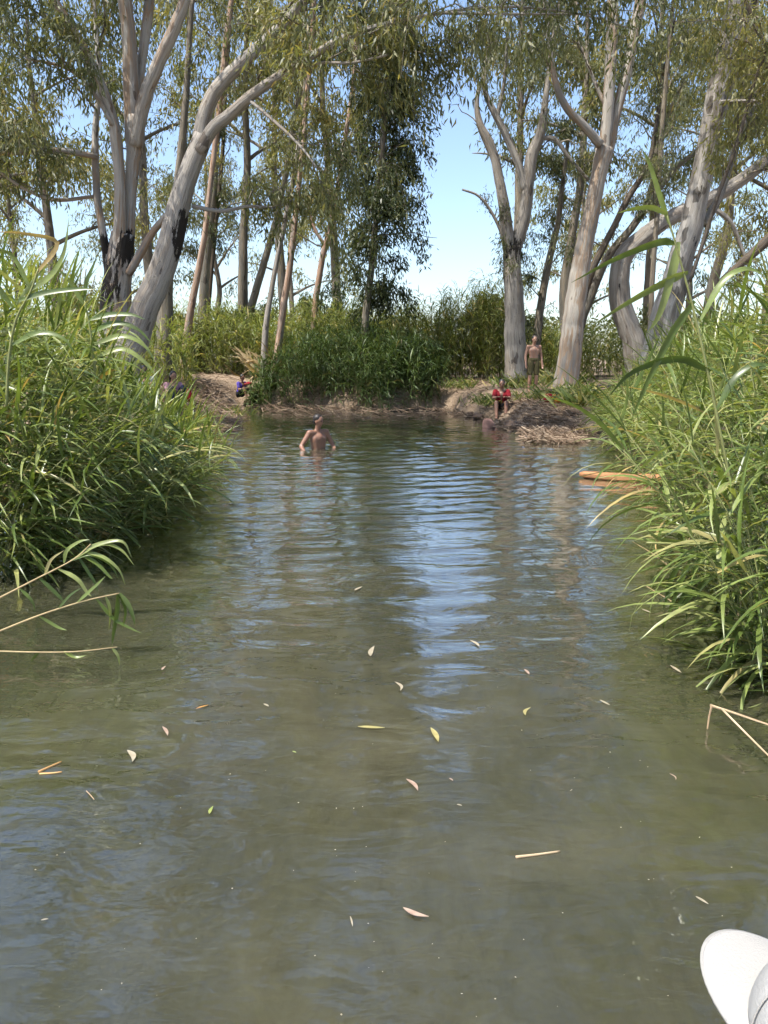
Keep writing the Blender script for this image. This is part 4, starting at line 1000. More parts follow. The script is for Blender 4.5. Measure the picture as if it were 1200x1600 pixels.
#@@THINGS@@
# ------------------------------------------------------------------ people
def capsule(v, f, a, ra, b, rb, sides=12, rings=5):
    a = np.array(a, float); b = np.array(b, float); ax = b - a; L = np.linalg.norm(ax); ax = ax / (L + 1e-9)
    pr = []; rad = []
    for k in range(rings):
        th = math.pi / 2 * (1 - k / (rings - 1)); pr.append(a - ax * ra * math.sin(th)); rad.append(max(ra * math.cos(th), 1e-4))
    for k in range(rings):
        th = math.pi / 2 * k / (rings - 1); pr.append(b + ax * rb * math.sin(th)); rad.append(max(rb * math.cos(th), 1e-4))
    n = np.cross(ax, [.21, .9, .37]); n /= np.linalg.norm(n); bb = np.cross(ax, n)
    an = np.linspace(0, 2 * np.pi, sides, endpoint=False); base = len(v)
    for p, r in zip(pr, rad):
        for t in an: v.append(p + r * (math.cos(t) * n + math.sin(t) * bb))
    m = len(pr)
    for i in range(m - 1):
        for j in range(sides):
            j2 = (j + 1) % sides; f.append((base + i * sides + j, base + i * sides + j2, base + (i + 1) * sides + j2, base + (i + 1) * sides + j))
    f.append(tuple(base + j for j in range(sides))[::-1]); f.append(tuple(base + (m - 1) * sides + j for j in range(sides)))
def ellipsoid(v, f, c, r, nu=16, nv=10, rot=None):
    base = len(v); c = np.array(c)
    for i in range(nv + 1):
        th = math.pi * i / nv
        for j in range(nu):
            ph = 2 * math.pi * j / nu
            p = np.array([r[0] * math.sin(th) * math.cos(ph), r[1] * math.sin(th) * math.sin(ph), r[2] * math.cos(th)])
            if rot is not None: p = np.array(rot) @ p
            v.append(c + p)
    for i in range(nv):
        for j in range(nu):
            j2 = (j + 1) % nu; f.append((base + i * nu + j, base + (i + 1) * nu + j, base + (i + 1) * nu + j2, base + i * nu + j2))
def fuse(name, v, f, mat, parent, voxel=.012, smooth=4):
    """one continuous skin from overlapping volumes"""
    me = bpy.data.meshes.new(name); me.from_pydata([tuple(p) for p in v], [], f); me.update()
    tmp = bpy.data.objects.new(name, me); COL.objects.link(tmp)
    md = tmp.modifiers.new('r', 'REMESH'); md.mode = 'VOXEL'; md.voxel_size = voxel
    sm = tmp.modifiers.new('s', 'SMOOTH'); sm.iterations = smooth; sm.factor = .5
    dg = bpy.context.evaluated_depsgraph_get(); ev = tmp.evaluated_get(dg)
    out = bpy.data.meshes.new_from_object(ev); out.name = name
    bpy.data.objects.remove(tmp); out.materials.clear(); out.materials.append(mat)
    out.polygons.foreach_set('use_smooth', np.ones(len(out.polygons), bool))
    o = bpy.data.objects.new(name, out); COL.objects.link(o); o.parent = parent
    return o
def skin_mat(name, col):
    m, n, l = mat_new(name); tc = nd(n, 'ShaderNodeTexCoord')
    nz = noise(n, l, tc.outputs['Object'], 7, 4); r = ramp(n, [(.3, tuple(c * .86 for c in col)), (.7, tuple(min(1, c * 1.1) for c in col))]); l.new(nz, r.inputs[0])
    b = nd(n, 'ShaderNodeBsdfPrincipled'); b.inputs['Roughness'].default_value = .42; l.new(r.outputs[0], b.inputs['Base Color'])
    b.inputs['Subsurface Weight'].default_value = .08; b.inputs['Subsurface Scale'].default_value = .01
    o = nd(n, 'ShaderNodeOutputMaterial'); l.new(b.outputs[0], o.inputs[0]); return m
SKIN_A = skin_mat('skin_brown', (.22, .115, .075)); SKIN_B = skin_mat('skin_tan', (.33, .185, .125))
M_HAIR = plain('dark_hair', (.016, .012, .010), .45, .5, .4, 60, .5, 90)
M_EYE = plain('eye_dark', (.02, .015, .012), .15, .6, .1)
def cloth(name, c): return plain(name, c, .85, .15, .14, 14, .35, 45)
C_PURPLE = cloth('cloth_violet', (.085, .06, .30)); C_RED = cloth('cloth_red', (.20, .014, .02)); C_BLACK = cloth('cloth_black', (.014, .014, .016))
C_WHITE = cloth('cloth_white', (.70, .70, .72)); C_MAUVE = cloth('cloth_mauve', (.36, .20, .24)); C_BLUE = cloth('cloth_blue', (.05, .09, .28)); C_OLIVE = cloth('cloth_olive', (.10, .085, .04))
C_TEAL = cloth('cloth_teal', (.01, .11, .17)); C_ORANGE = cloth('cloth_orange', (.62, .24, .05)); C_DENIM = cloth('cloth_dark_blue', (.02, .025, .05))

def hand(v, f, wrist, d, palm_n, s=1.0, curl=.5):
    d = unit(np.array(d, float)); nrm = unit(np.array(palm_n, float)); nrm = unit(nrm - d * np.dot(nrm, d)); sd = np.cross(d, nrm)
    w = np.array(wrist, float)
    for k in (-1.2, 0, 1.2): capsule(v, f, w + sd * .012 * k * s, .017 * s, w + d * .085 * s + sd * .022 * k * s, .014 * s, 8, 3)
    for k, (o, L) in enumerate(((-1.6, .070), (-.55, .080), (.5, .075), (1.5, .058))):
        a = w + d * .085 * s + sd * .019 * o * s; m = a + (d + nrm * curl * .6) / math.sqrt(1 + (curl * .6) ** 2) * L * .55 * s; e = m + unit(d + nrm * curl * 1.8) * L * .45 * s
        capsule(v, f, a, .0105 * s, m, .0098 * s, 8, 3); capsule(v, f, m, .0098 * s, e, .0085 * s, 8, 3)
    a = w + d * .03 * s - sd * .028 * s; m = a + unit(d * .6 - sd + nrm * .3) * .038 * s; e = m + unit(d + nrm * .5 - sd * .3) * .034 * s
    capsule(v, f, a, .013 * s, m, .011 * s, 8, 3); capsule(v, f, m, .011 * s, e, .009 * s, 8, 3)
def person(label, loc, rotz, J, skin, shirt=None, pants=None, sleeves=False, hair='short', s=1.0, voxel=.015, name='person', long_pants=False):
    """J: joints in local metres, facing -Y: head, neck, chest, pelvis, and per side shoulder, elbow, wrist, hip, knee, ankle, toe"""
    root = empty(name, loc); root.rotation_euler = (0, 0, rotz); root.scale = (s, s, s); tag(root, label, 'person')
    A = lambda k: np.array(J[k], float)
    v = []; f = []
    H = A('head'); face = unit(np.array(J.get('face', (0, -1, 0)), float)); up = unit(H - A('neck')); face = unit(face - up * np.dot(face, up)); sd = np.cross(face, up)
    rot = np.stack([sd, -face, up], 1)
    ellipsoid(v, f, H + up * .02, (.074, .092, .098), rot=rot); ellipsoid(v, f, H - up * .045 + face * .018, (.058, .068, .070), rot=rot)      # skull, jaw
    capsule(v, f, H + face * .088 + up * .005, .010, H + face * .104 - up * .022, .014, 8, 4)                                               # nose
    for q in (-1, 1): ellipsoid(v, f, H + sd * .078 * q - up * .01, (.012, .022, .032), 10, 6, rot)                                         # ears
    ellipsoid(v, f, H + face * .078 - up * .052, (.028, .014, .012), 10, 6, rot)                                                             # mouth
    capsule(v, f, A('neck') - up * .05, .058, H - up * .04, .052)
    ch, pe = A('chest'), A('pelvis'); mid = (ch + pe) / 2; tsd = unit(A('shoulder_r') - A('shoulder_l')); 
    for q in (-1, 1):
        capsule(v, f, ch + tsd * .075 * q, .095, mid + tsd * .055 * q, .085); capsule(v, f, mid + tsd * .055 * q, .085, pe + tsd * .065 * q, .098)
        capsule(v, f, A('neck') - up * .06, .05, A('shoulder_' + ('r' if q > 0 else 'l')), .062)
    capsule(v, f, ch + up * .02, .105, mid, .092); capsule(v, f, mid, .092, pe, .10)
    for q in 'lr':
        if 'elbow_' + q in J:
            capsule(v, f, A('shoulder_' + q), .056, A('elbow_' + q), .042); capsule(v, f, A('elbow_' + q), .042, A('wrist_' + q), .029)
            d = A('wrist_' + q) - A('elbow_' + q); hand(v, f, A('wrist_' + q), J.get('hand_' + q, d), J.get('palm_' + q, (0, -.4, -1)))
        if 'knee_' + q in J:
            capsule(v, f, A('hip_' + q), .092, A('knee_' + q), .060)
            calf = A('knee_' + q) * .68 + A('ankle_' + q) * .32
            capsule(v, f, A('knee_' + q), .058, calf, .058); capsule(v, f, calf, .058, A('ankle_' + q), .038)
            tv = unit(A('toe_' + q) - A('ankle_' + q)); capsule(v, f, A('ankle_' + q) + np.array([0, 0, -.03]), .038, A('toe_' + q), .030); 
    body = fuse('body', v, f, skin, root, voxel)
    for q in (-1, 1):
        ev = []; ef = []; ellipsoid(ev, ef, H + face * .082 + sd * .032 * q + up * .018, (.012, .008, .007), 8, 6, rot)
        mesh_obj('eye', np.array(ev), np.array(ef), M_EYE, body, True)
    if hair != 'none':
        hv = []; hf = []
        if hair != 'nape': ellipsoid(hv, hf, H + up * .050 - face * .024, (.084, .092, .084), rot=rot)
        ellipsoid(hv, hf, H - up * (.03 if hair == 'nape' else 0) - face * .045, (.078, .055 if hair == 'nape' else .065, .07 if hair == 'nape' else .085), rot=rot)
        if hair == 'long':
            for q in (-1, 0, 1): capsule(hv, hf, H - face * .06 + sd * .04 * q, .05, A('neck') - face * .085 + sd * .05 * q - up * .12, .035)
        fuse('hair', hv, hf, M_HAIR, root, .012, 2)
    if shirt is not None:
        cv = []; cf = []
        for q in (-1, 1):
            capsule(cv, cf, ch + tsd * .075 * q, .110, mid + tsd * .057 * q, .103); capsule(cv, cf, mid + tsd * .057 * q, .103, pe + tsd * .062 * q, .108)
            e = 'r' if q > 0 else 'l'
            capsule(cv, cf, A('neck') - up * .085, .05, A('shoulder_' + e), .073)
            if 'elbow_' + e in J:
                k = 1.0 if sleeves == 'long' else .62
                capsule(cv, cf, A('shoulder_' + e), .073, A('shoulder_' + e) * (1 - k) + A('elbow_' + e) * k, .062)
                if sleeves == 'long': capsule(cv, cf, A('elbow_' + e), .057, A('wrist_' + e) * .9 + A('elbow_' + e) * .1, .044)
        fuse('shirt', cv, cf, shirt, root, .014, 3)
    if pants is not None:
        cv = []; cf = []
        capsule(cv, cf, pe + tsd * .065 + np.array([0, 0, .05]), .112, pe - tsd * .065 + np.array([0, 0, .05]), .112)
        for q in 'lr':
            if 'knee_' + q in J:
                k = 1.0 if long_pants else .78
                capsule(cv, cf, A('hip_' + q), .112, A('hip_' + q) * (1 - k) + A('knee_' + q) * k, .086)
                if long_pants: capsule(cv, cf, A('knee_' + q), .078, A('ankle_' + q), .056)
        fuse('trousers' if long_pants else 'shorts', cv, cf, pants, root, .014, 3)
    return root
def pose_sit(knee_up=.42, lean=0.0, foot_drop=0.0, arms='knees', spread=.1, face=(0, -1, 0)):
    """seated on the ground, knees drawn up; origin under the pelvis at seat level"""
    J = dict(pelvis=(0, 0, .11), chest=(0, -.06 - lean, .44), neck=(0, -.09 - lean, .60), head=(0, -.13 - lean, .745), face=face)
    for q, s in (('l', -1), ('r', 1)):
        J['shoulder_' + q] = (.17 * s, -.07 - lean, .53); J['hip_' + q] = (.09 * s, -.02, .10)
        J['knee_' + q] = ((.09 + spread * .5) * s, -.40, knee_up - foot_drop * .5); J['ankle_' + q] = ((.08 + spread * .4) * s, -.52, .08 - foot_drop)
        J['toe_' + q] = ((.09 + spread * .5) * s, -.68, .035 - foot_drop)
        if arms == 'knees': J['elbow_' + q] = (.22 * s, -.26 - lean * .5, .36); J['wrist_' + q] = (.12 * s, -.45, .40)
        elif arms == 'hold': J['elbow_' + q] = (.22 * s, -.20, .30); J['wrist_' + q] = (.06 * s, -.40, .36)
        else: J['elbow_' + q] = (.24 * s, .10, .28); J['wrist_' + q] = (.22 * s, .16, .03); J['hand_' + q] = (0, .3, -.1)
    return J
def pose_stand(face=(0, -1, 0), arms='down', twist=0):
    J = dict(pelvis=(0, 0, .93), chest=(0, -.01, 1.25), neck=(0, 0, 1.43), head=(0, -.03, 1.585), face=face)
    for q, s in (('l', -1), ('r', 1)):
        J['shoulder_' + q] = (.185 * s, 0, 1.37); J['hip_' + q] = (.09 * s, 0, .90); J['knee_' + q] = (.105 * s, -.03, .49)
        J['ankle_' + q] = (.11 * s, .01, .08); J['toe_' + q] = (.13 * s, -.15, .03)
        if arms == 'down': J['elbow_' + q] = (.25 * s, .02, 1.09); J['wrist_' + q] = (.26 * s, -.06, .85)
        elif arms == 'out': J['elbow_' + q] = (.42 * s, -.08, 1.22); J['wrist_' + q] = (.60 * s, -.22, 1.13); J['palm_' + q] = (0, 0, -1)
        elif arms == 'wade': J['elbow_' + q] = ((.30 if s > 0 else .36) * s, -.04 if s > 0 else .02, 1.13); J['wrist_' + q] = ((.24 if s > 0 else .40) * s, -.24 if s > 0 else -.20, 1.02); J['palm_' + q] = (0, 0, -1)
        elif arms == 'hip': J['elbow_' + q] = (.36 * s, .05, 1.12); J['wrist_' + q] = (.20 * s, -.07, .98); J['hand_' + q] = (-.5 * s, -.3, -.5)
    return J
def on_ground(u, depth, dz=0.0):
    p = P(u, 600, depth); return (p.x, depth, gz(p.x, depth) + dz)
# seated on the far path by the water
b = on_ground(374, 26.6); b = (b[0], b[1], max(b[2], .30))
person('person in a violet top sitting on the far bank holding something red', b, R(55), pose_sit(.40, .05, .10, 'hold'), SKIN_A, C_PURPLE, C_BLACK, True, s=.92)
# an object in the lap
v = []; f = []; capsule(v, f, (-.10, 0, 0), .05, (.10, 0, .02), .055); ellipsoid(v, f, (.03, .01, .03), (.09, .05, .06))
o = fuse('red_cloth', v, f, C_RED, None, .015, 2); pz = Matrix.Rotation(R(55), 3, 'Z') @ Vector((0, -.46, .50)); o.location = (b[0] + pz.x * .92, b[1] + pz.y * .92, b[2] + pz.z * .92); tag(o, 'red cloth on the knees of the person in violet', 'cloth')
# left bank group
b = on_ground(268, 18.9); person('person in a mauve top and dark trousers sitting on the left bank', b, R(35), pose_sit(.44, .04), SKIN_B, C_MAUVE, C_DENIM, True, hair='long', long_pants=True)
b = on_ground(226, 18.9); person('person in a white top sitting half hidden behind the left reeds', b, R(20), pose_sit(.42, .02, 0, 'back'), SKIN_A, C_WHITE, C_BLACK, True)
def bag(label, loc, mat, r=(.16, .11, .17), rz=0, name='bag'):
    root = empty(name, loc); root.rotation_euler = (0, 0, rz); tag(root, label, 'bag')
    v = []; f = []; ellipsoid(v, f, (0, 0, r[2] * .80), r, 18, 12); ellipsoid(v, f, (r[0] * .2, 0, r[2] * .55), (r[0] * .95, r[1] * 1.05, r[2] * .6), 18, 12)
    capsule(v, f, (-r[0] * .5, 0, r[2] * 1.6), r[1] * .5, (r[0] * .5, 0, r[2] * 1.65), r[1] * .45)
    pouch = fuse('pouch', v, f, mat, root, .014, 2)
    mb = MB(); t = np.linspace(0, math.pi, 11); tube(mb, np.stack([np.cos(t) * r[0] * .55, np.zeros(11), r[2] * 1.75 + np.sin(t) * r[2] * .6], 1), np.full(11, .010), 6); mb.build('strap', C_BLACK, pouch)
    return root
bag('dark red bag beside the person in mauve', on_ground(291, 19.9), C_RED)
bag('teal bag in front of the white-topped person, behind the reeds', on_ground(206, 17.6), C_TEAL, (.2, .14, .2))
b = on_ground(256, 19.3); v = []; f = []; ellipsoid(v, f, (0, 0, .03), (.22, .16, .05)); ellipsoid(v, f, (.12, .05, .05), (.13, .10, .06)); ellipsoid(v, f, (-.1, -.03, .06), (.1, .12, .05))
o = fuse('blue_towel', v, f, C_BLUE, None, .014, 2); o.location = b; tag(o, 'crumpled blue towel beside the person in mauve', 'towel')
# right bank
b = on_ground(784, 20.75); b = (b[0], b[1], max(b[2] - .1, .22)); person('person in a red shirt and black shorts sitting at the edge of the right bank', (b[0], b[1], b[2]), R(-8), pose_sit(.36, .06, .22), SKIN_A, C_RED, C_BLACK, True)
b = on_ground(832, 22.3); person('bare-chested person in olive shorts standing between the right-hand gums', b, R(10), pose_stand(), SKIN_B, None, C_OLIVE, s=.97)
bag('red bag on the straw of the right bank', on_ground(858, 20.0), C_RED, (.14, .10, .12), .4)
bag('orange bag next to the red one on the right bank', on_ground(870, 19.8), C_ORANGE, (.13, .12, .12), 1.0)
# wading bather
sw = W(497, 700); person('bare-chested bather standing chest-deep in the middle of the pond', (sw.x, sw.y, -1.08), R(38), pose_stand((.4, -1, -.1), 'wade'), SKIN_A, None, C_BLACK, s=1.0)

# ------------------------------------------------------------------ rock, log, sticks
def rock(label, loc, r, mat, seed):
    q = np.random.default_rng(seed); bm = bmesh.new(); bmesh.ops.create_icosphere(bm, subdivisions=4, radius=1)
    ph = q.uniform(0, 6.28, (8, 3)); fq = q.uniform(1, 4, (8, 3))
    for vx in bm.verts:
        c = np.array(vx.co); k = 1 + sum(.05 * math.sin(np.dot(fq[i], c) + ph[i, 0]) for i in range(8)); vx.co = Vector(c * k * np.array(r))
    me = bpy.data.meshes.new('rock'); bm.to_mesh(me); bm.free(); me.materials.append(mat); me.polygons.foreach_set('use_smooth', np.ones(len(me.polygons), bool))
    o = bpy.data.objects.new('rock', me); COL.objects.link(o); o.location = loc; tag(o, label, 'rock'); return o
M_ROCK = plain('pink_rock', (.36, .20, .15), .8, .3, .35, 9, .5, 30)
p = W(763, 668); rock('rounded pinkish rock in the water at the right bank', (p.x, p.y, .06), (.15, .15, .17), M_ROCK, 1)
M_ROCKD = plain('brown_rock', (.13, .09, .065), .85, .3, .4, 9, .6, 30)
for k, (u, vv_, s, lab) in enumerate(((748, 655, .16, 'small brown stone left of the pinkish rock'), (800, 669, .2, 'flat brown stone at the waterline below the red-shirted person'), (735, 651, .12, 'tiny brown stone farthest left on the shore by the sky gap'))):
    p = W(u, vv_); rock(lab, (p.x, p.y + .15, .06), (s, s * .8, s * .6), M_ROCKD, 5 + k)
def wood_mat(name, a, b_, c):
    m, n, l = mat_new(name); at = nd(n, 'ShaderNodeAttribute', attribute_name='bark_co')
    nz = noise(n, l, mapping(n, l, at.outputs['Vector'], (60, 60, 2.5)), 1.0, 5, .65); r = ramp(n, [(.3, a), (.5, b_), (.7, c)]); l.new(nz, r.inputs[0])
    bs = nd(n, 'ShaderNodeBsdfPrincipled'); bs.inputs['Roughness'].default_value = .7; l.new(r.outputs[0], bs.inputs['Base Color'])
    bu = nd(n, 'ShaderNodeBump'); bu.inputs['Strength'].default_value = .6; bu.inputs['Distance'].default_value = .02; l.new(nz, bu.inputs['Height']); l.new(bu.outputs[0], bs.inputs['Normal'])
    o = nd(n, 'ShaderNodeOutputMaterial'); l.new(bs.outputs[0], o.inputs[0]); return m
M_LOG = wood_mat('orange_wood', (.09, .035, .015), (.30, .135, .05), (.46, .25, .11))
a, b = W(905, 741, .05), W(1035, 752, .04)
mb = MB(); n = 18; t = np.linspace(0, 1, n)[:, None]; pts = np.array(a) * (1 - t) + np.array(b) * t; pts += np.cumsum(rr.normal(0, .003, (n, 3)), 0)
tube(mb, pts - np.array(a), np.interp(np.linspace(0, 1, n), [0, .02, .05, .3, .6, 1], [.022, .040, .046, .058, .052, .066]), 14, .22)
lg = mb.build('log', M_LOG, None); lg.location = a; tag(lg, 'orange-brown stripped log floating at the edge of the right reeds', 'log')
def stick(label, pts, r, mat, z=.012, name='stick', forks=()):
    p = np.array([W(u, vv_, z + (q[0] if q else 0)) for u, vv_, *q in pts]); root = empty(name, p[0]); tag(root, label, 'stick')
    mb = MB(); tube(mb, catmull(p, 5) - p[0], np.linspace(r, r * .6, 5 * (len(p) - 1) + 1), 7, .08); mb.build('stem', mat, root)
    for fk in forks:
        q_ = np.array([W(u, vv_, z + (q[0] if q else 0)) for u, vv_, *q in fk]); mb = MB(); tube(mb, catmull(q_, 5) - p[0], np.linspace(r * .8, r * .5, 5 * (len(q_) - 1) + 1), 7, .08); mb.build('branch', mat, root)
    return root
M_TWIG = wood_mat('pale_twig', (.20, .12, .07), (.42, .30, .18), (.58, .46, .30))
M_TWIGO = wood_mat('orange_twig', (.24, .12, .04), (.50, .28, .10), (.62, .42, .18))
stick('forked pale twig standing out of the water at the right edge', [(1110, 1102, .10), (1150, 1115, .11), (1215, 1137, .12)], .006, M_TWIG, .0, forks=([(1128, 1108, .105), (1165, 1145, .09), (1215, 1195, .08)], [(1112, 1103, .10), (1108, 1120, .05), (1105, 1140, .0)]))
stick('short pale straight reed piece floating near the bottom right', [(806, 1339), (840, 1335), (875, 1330)], .0045, M_TWIG, .004)
stick('two crossed orange straw pieces floating at the left', [(60, 1206), (78, 1198), (96, 1190)], .005, M_TWIGO, .004, forks=([(62, 1209), (80, 1208), (97, 1206)],))
stick('thin brown floating twig near the left reeds', [(135, 1236), (141, 1242), (147, 1249)], .002, M_TWIG, .003)
# ------------------------------------------------------------------ floating gum leaves
def float_leaf_mat(name, a, b_):
    m, n, l = mat_new(name); tc = nd(n, 'ShaderNodeTexCoord'); nz = noise(n, l, tc.outputs['Object'], 30, 4); r = ramp(n, [(.35, a), (.65, b_)]); l.new(nz, r.inputs[0])
    bs = nd(n, 'ShaderNodeBsdfPrincipled'); bs.inputs['Roughness'].default_value = .45; l.new(r.outputs[0], bs.inputs['Base Color'])
    o = nd(n, 'ShaderNodeOutputMaterial'); l.new(bs.outputs[0], o.inputs[0]); return m
FL = {'y': float_leaf_mat('leaf_yellow', (.24, .21, .075), (.33, .29, .12)), 'p': float_leaf_mat('leaf_pinkish', (.25, .165, .12), (.35, .26, .20)), 'g': float_leaf_mat('leaf_green', (.18, .23, .05), (.27, .30, .09)), 'o': float_leaf_mat('leaf_orange', (.36, .17, .04), (.45, .24, .08)), 'w': float_leaf_mat('leaf_bleached', (.25, .21, .14), (.34, .30, .22))}
def float_leaf(label, u, vv_, du, dv, c, curve=.12, ratio=.2):
    """centre (u, v) and half extent (du, dv) in the photograph"""
    curve *= .65; ratio *= .8
    a = np.array(W(u - du, vv_ - dv, .006)); b = np.array(W(u + du, vv_ + dv, .006)); L = np.linalg.norm(b - a); d = (b - a) / L; s = np.array([-d[1], d[0], 0])
    n = 9; t = np.linspace(0, 1, n); wv = L * ratio * .5 * np.sin(np.pi * np.clip(t, 0.01, .99)) ** .8 * (1.15 - .5 * t)
    ctr = -np.outer(.5 - t, d) * L + np.outer(np.sin(np.pi * t) * curve * L, s); lift = .001 + .05 * L * (2 * t - 1) ** 2 * .5
    v = []; f = []
    for i in range(n):
        for k, zz in ((1, .18), (0, 0), (-1, .12)): v.append(ctr[i] + s * wv[i] * k + np.array([0, 0, lift[i] + zz * wv[i]]))
    for i in range(n):
        for k in (1, 0, -1): v.append(np.array(v[i * 3 + 1 - k]) - np.array([0, 0, .0012]))
    m = n * 3
    for i in range(n - 1):
        for k in (0, 1):
            q = i * 3 + k; f.append((q, q + 1, q + 4, q + 3)); f.append((m + q + 3, m + q + 4, m + q + 1, m + q))
    o = mesh_obj('floating_leaf', np.array(v), np.array(f), FL[c], None, True); o.location = tuple((a + b) / 2); tag(o, label, 'leaf', 'gum leaves floating on the water'); return o
for q in [('long yellow leaf floating level, nearest the middle of the pond', 580, 1137, 21, 1, 'y', .03, .22), ('yellow leaf floating steeply right of the long level one', 679, 1149, 6, 11, 'y', .08, .25),
          ('curved pale leaf floating below the two yellow ones', 644, 1227, 9, 9, 'p', .18, .25), ('largest pinkish leaf floating in the lower middle', 650, 1426, 20, 7, 'p', -.10, .26),
          ('pale crescent leaf floating at the left', 203, 1182, 4, 9, 'w', .2, .3), ('orange leaf floating left of centre', 316, 1105, 10, -3, 'o', .12, .2), ('small yellow crescent leaf floating right of centre', 825, 1112, 4, -6, 'y', .25, .25),
          ('small pink leaf floating farther out right of centre', 823, 1050, 4, 4, 'p', .1, .3), ('pale leaf floating upright-looking below the sky reflection', 582, 1018, 3, -8, 'w', .1, .25), ('pale leaf floating right under the sky reflection', 742, 1006, 7, 5, 'w', .15, .25),
          ('small bleached leaf floating by the right reflections', 945, 1098, 8, 4, 'w', .05, .25), ('small green leaf floating lower left of centre', 330, 1266, 3, -6, 'g', .1, .35), ('bleached sliver floating above the white cap', 1097, 1407, 10, 6, 'w', .05, .25),
          ('bleached sliver floating below the right reeds', 1056, 1046, 9, 6, 'w', .05, .22), ('tiny bleached leaf left of the long yellow one', 416, 1102, 4, 2, 'w', .1, .35), ('thin dull leaf floating near the orange one', 258, 1143, 4, 7, 'p', .1, .2),
          ('tiny dull leaf floating off the left reeds', 256, 1044, 3, -3, 'p', .1, .35), ('pale leaf floating far out before the sky reflection', 560, 920, 6, -3, 'w', .1, .25), ('pale curled leaf floating below the sky reflection', 621, 1073, 4, 7, 'w', .3, .2),
          ('tiny green leaf left of the curved pale one', 460, 1175, 3, 1, 'g', .1, .4), ('tiny pink leaf right of the curved pale one', 705, 1218, 3, 2, 'p', .1, .35), ('tiny bleached leaf in the brown water right of centre', 718, 1258, 4, 1, 'w', .1, .35), ('reddish curled leaf floating before the forked twig', 1051, 1214, 5, 5, 'p', .35, .14),
          ('thin bleached sliver floating by the largest pinkish leaf', 549, 1440, 2, 8, 'w', .05, .15), ('tiny pale leaf at the lower left', 70, 1437, 6, -1, 'w', .1, .3), ('pale sliver floating beside the right reeds', 1010, 955, 7, 3, 'w', .1, .22)]:
    float_leaf(*q)
v = []; f = []; n0 = 0
for k in range(110):
    u = rr.uniform(0, 1200); vv_ = 690 + 900 * rr.random() ** .8
    p = np.array(W(u, vv_, .0035))
    if abs(p[0]) > 4.2 or float(pond_sd(p[:1], p[1:2])[0]) > -.1: continue
    s = rr.uniform(.0010, .0030) * (1 + p[1] * .10); a = rr.uniform(0, 6.28); e = rr.uniform(.3, 1)
    d = np.array([math.cos(a), math.sin(a), 0]) * s; q = np.array([-math.sin(a), math.cos(a), 0]) * s * e
    v += [p + d, p + q, p - d, p - q, p + np.array([0, 0, .0015])]; f += [(n0, n0 + 1, n0 + 4), (n0 + 1, n0 + 2, n0 + 4), (n0 + 2, n0 + 3, n0 + 4), (n0 + 3, n0, n0 + 4)]; n0 += 5
o = mesh_obj('floating_specks', np.array(v), np.array(f), FL['w']); tag(o, 'tiny pale specks of debris scattered over the water', 'debris', kind='stuff')

# ------------------------------------------------------------------ the capped head beside the camera
CZ = 1.04
c0 = np.array(W(1322, 1648, CZ)); tip = np.array(W(1124, 1449, CZ)); bd = tip - c0; bl = np.linalg.norm(bd); ang = math.atan2(bd[1], bd[0])
print('CAP', c0, tip, bl)
M_CAP = plain('white_cap_cloth', (.31, .30, .28), .8, .2, .05, 6, .25, 260)
M_CAPC = plain('white_cap_crown', (.30, .298, .29), .8, .2, .06, 6, .25, 260)
KS = bl / .19; cap = empty('cap', c0); cap.rotation_euler = (0, 0, ang); cap.scale = (KS, KS, KS); tag(cap, 'white cap with a rounded brim at the bottom right corner', 'cap')
# crown: six panels with sunken seams (local +X is the brim side)
nu, nv = 72, 16; v = []
for i in range(nv + 1):
    th = math.pi / 2 * i / nv
    for j in range(nu):
        ph = 2 * math.pi * j / nu; seam = abs(((ph / (math.pi / 3)) + .0) % 1 - .5) * 2; dent = 1 - .022 * max(0, seam - .88) / .12
        rx, ry, rz_ = .102, .090, .092
        v.append((rx * math.cos(th) ** .75 * math.cos(ph) * dent, ry * math.cos(th) ** .75 * math.sin(ph) * dent, rz_ * math.sin(th) * dent))
f = [(i * nu + j, i * nu + (j + 1) % nu, (i + 1) * nu + (j + 1) % nu, (i + 1) * nu + j) for i in range(nv) for j in range(nu)]
crown_ = mesh_obj('crown', np.array(v), np.array(f), M_CAPC, cap, True)
md = crown_.modifiers.new('thick', 'SOLIDIFY'); md.thickness = .003
mb = MB()
for k in range(6):
    ph = math.pi / 3 * k; q = []
    for i in range(13):
        th = math.pi / 2 * i / 13; q.append((.1025 * math.cos(th) ** .75 * math.cos(ph), .0905 * math.cos(th) ** .75 * math.sin(ph), .0925 * math.sin(th)))
    tube(mb, np.array(q), np.full(13, .0011), 5)
mb.build('panel_seam', M_CAP, crown_)
v = []; f = []; ellipsoid(v, f, (0, 0, .093), (.008, .008, .005), 12, 6); mesh_obj('button', np.array(v), np.array(f), M_CAP, cap, True)
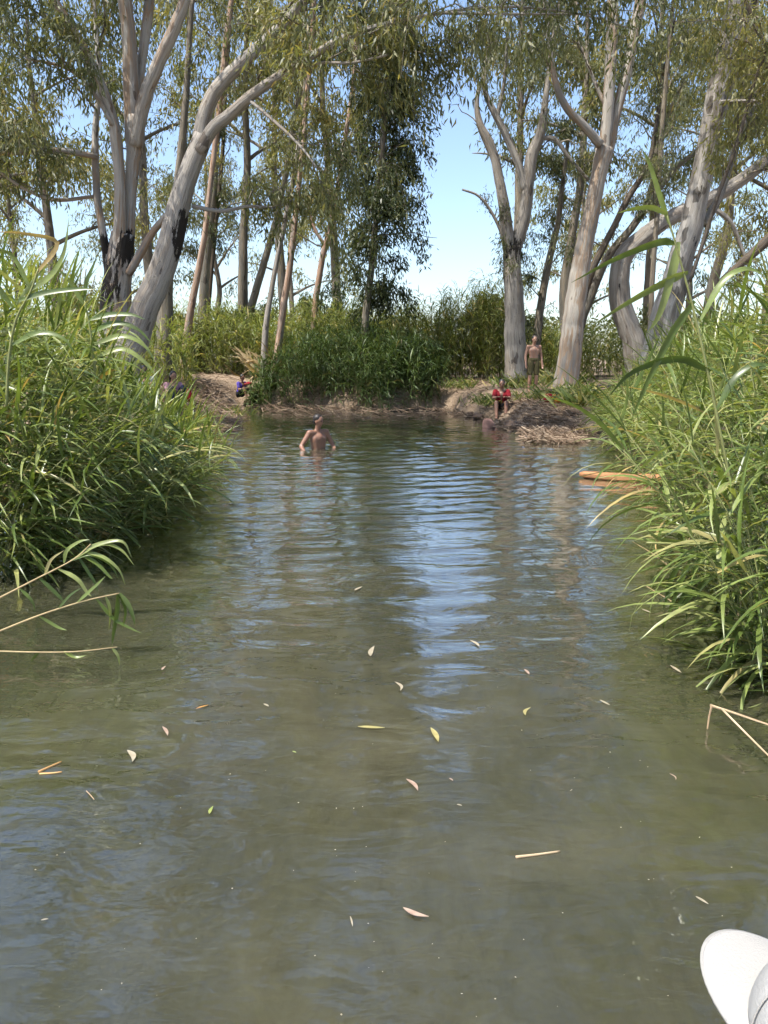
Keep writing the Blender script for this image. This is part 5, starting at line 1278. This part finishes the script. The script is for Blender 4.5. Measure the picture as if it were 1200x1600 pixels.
# brim: a curved plate with rounded outline
nr, na = 14, 33; v = []
for sgn in (1, -1):
    for i in range(nr + 1):
        s = i / nr
        for j in range(na):
            a = R(-82) + R(164) * j / (na - 1); inner = np.array([.100 * math.cos(a), .086 * math.sin(a)])
            ao = a * .96; outer = np.array([.100 * math.cos(a) + .090 * max(0, math.cos(a * 1.02)) ** .55, .094 * math.sin(a) * (1 - .04 * abs(math.sin(a)))])
            q = inner * (1 - s) + outer * s; z = .006 - .012 * s * math.cos(a) - 1.9 * q[1] ** 2 * (.4 + .6 * s) + (.0016 * sgn)
            v.append((q[0], q[1], z))
m = (nr + 1) * na; f = []
for i in range(nr):
    for j in range(na - 1):
        a = i * na + j; f.append((a, a + na, a + na + 1, a + 1)); b = m + a; f.append((b, b + 1, b + na + 1, b + na))
for j in range(na - 1):
    a = nr * na + j; f.append((a, m + a, m + a + 1, a + 1))
brim = mesh_obj('brim', np.array(v), np.array(f), M_CAP, cap, True)
mb = MB()
for s_ in (.94,):
    q = []
    for j in range(1, 40):
        a = R(-78) + R(156) * j / 40; i_ = np.array([.100 * math.cos(a), .086 * math.sin(a)]); o_ = np.array([.100 * math.cos(a) + .090 * max(0, math.cos(a * 1.02)) ** .55, .094 * math.sin(a) * (1 - .04 * abs(math.sin(a)))])
        w_ = i_ * (1 - s_) + o_ * s_; q.append((w_[0], w_[1], .0066 - .012 * s_ * math.cos(a) - 1.9 * w_[1] ** 2 * (.4 + .6 * s_) + .001))
    tube(mb, np.array(q), np.full(len(q), .0005), 4)
mb.build('stitching', M_CAPC, brim)
mb = MB(); t = np.linspace(R(-82), R(82), 40); tube(mb, np.stack([.1015 * np.cos(t), .0875 * np.sin(t), .010 - 1.9 * (.0875 * np.sin(t)) ** 2 * .4], 1), np.full(40, .0016), 6); mb.build('seam', M_CAP, cap)
J = pose_stand((0, -1, 0), 'down')
hs = KS * .98
sc_ = hs
person('person wading beside the camera with the head under the white cap', (c0[0] - .03 * sc_ * math.cos(ang), c0[1] - .03 * sc_ * math.sin(ang), c0[2] - 1.64 * sc_), ang + math.pi / 2, J, SKIN_A, C_WHITE, C_BLACK, True, s=sc_, voxel=.010, hair='nape')
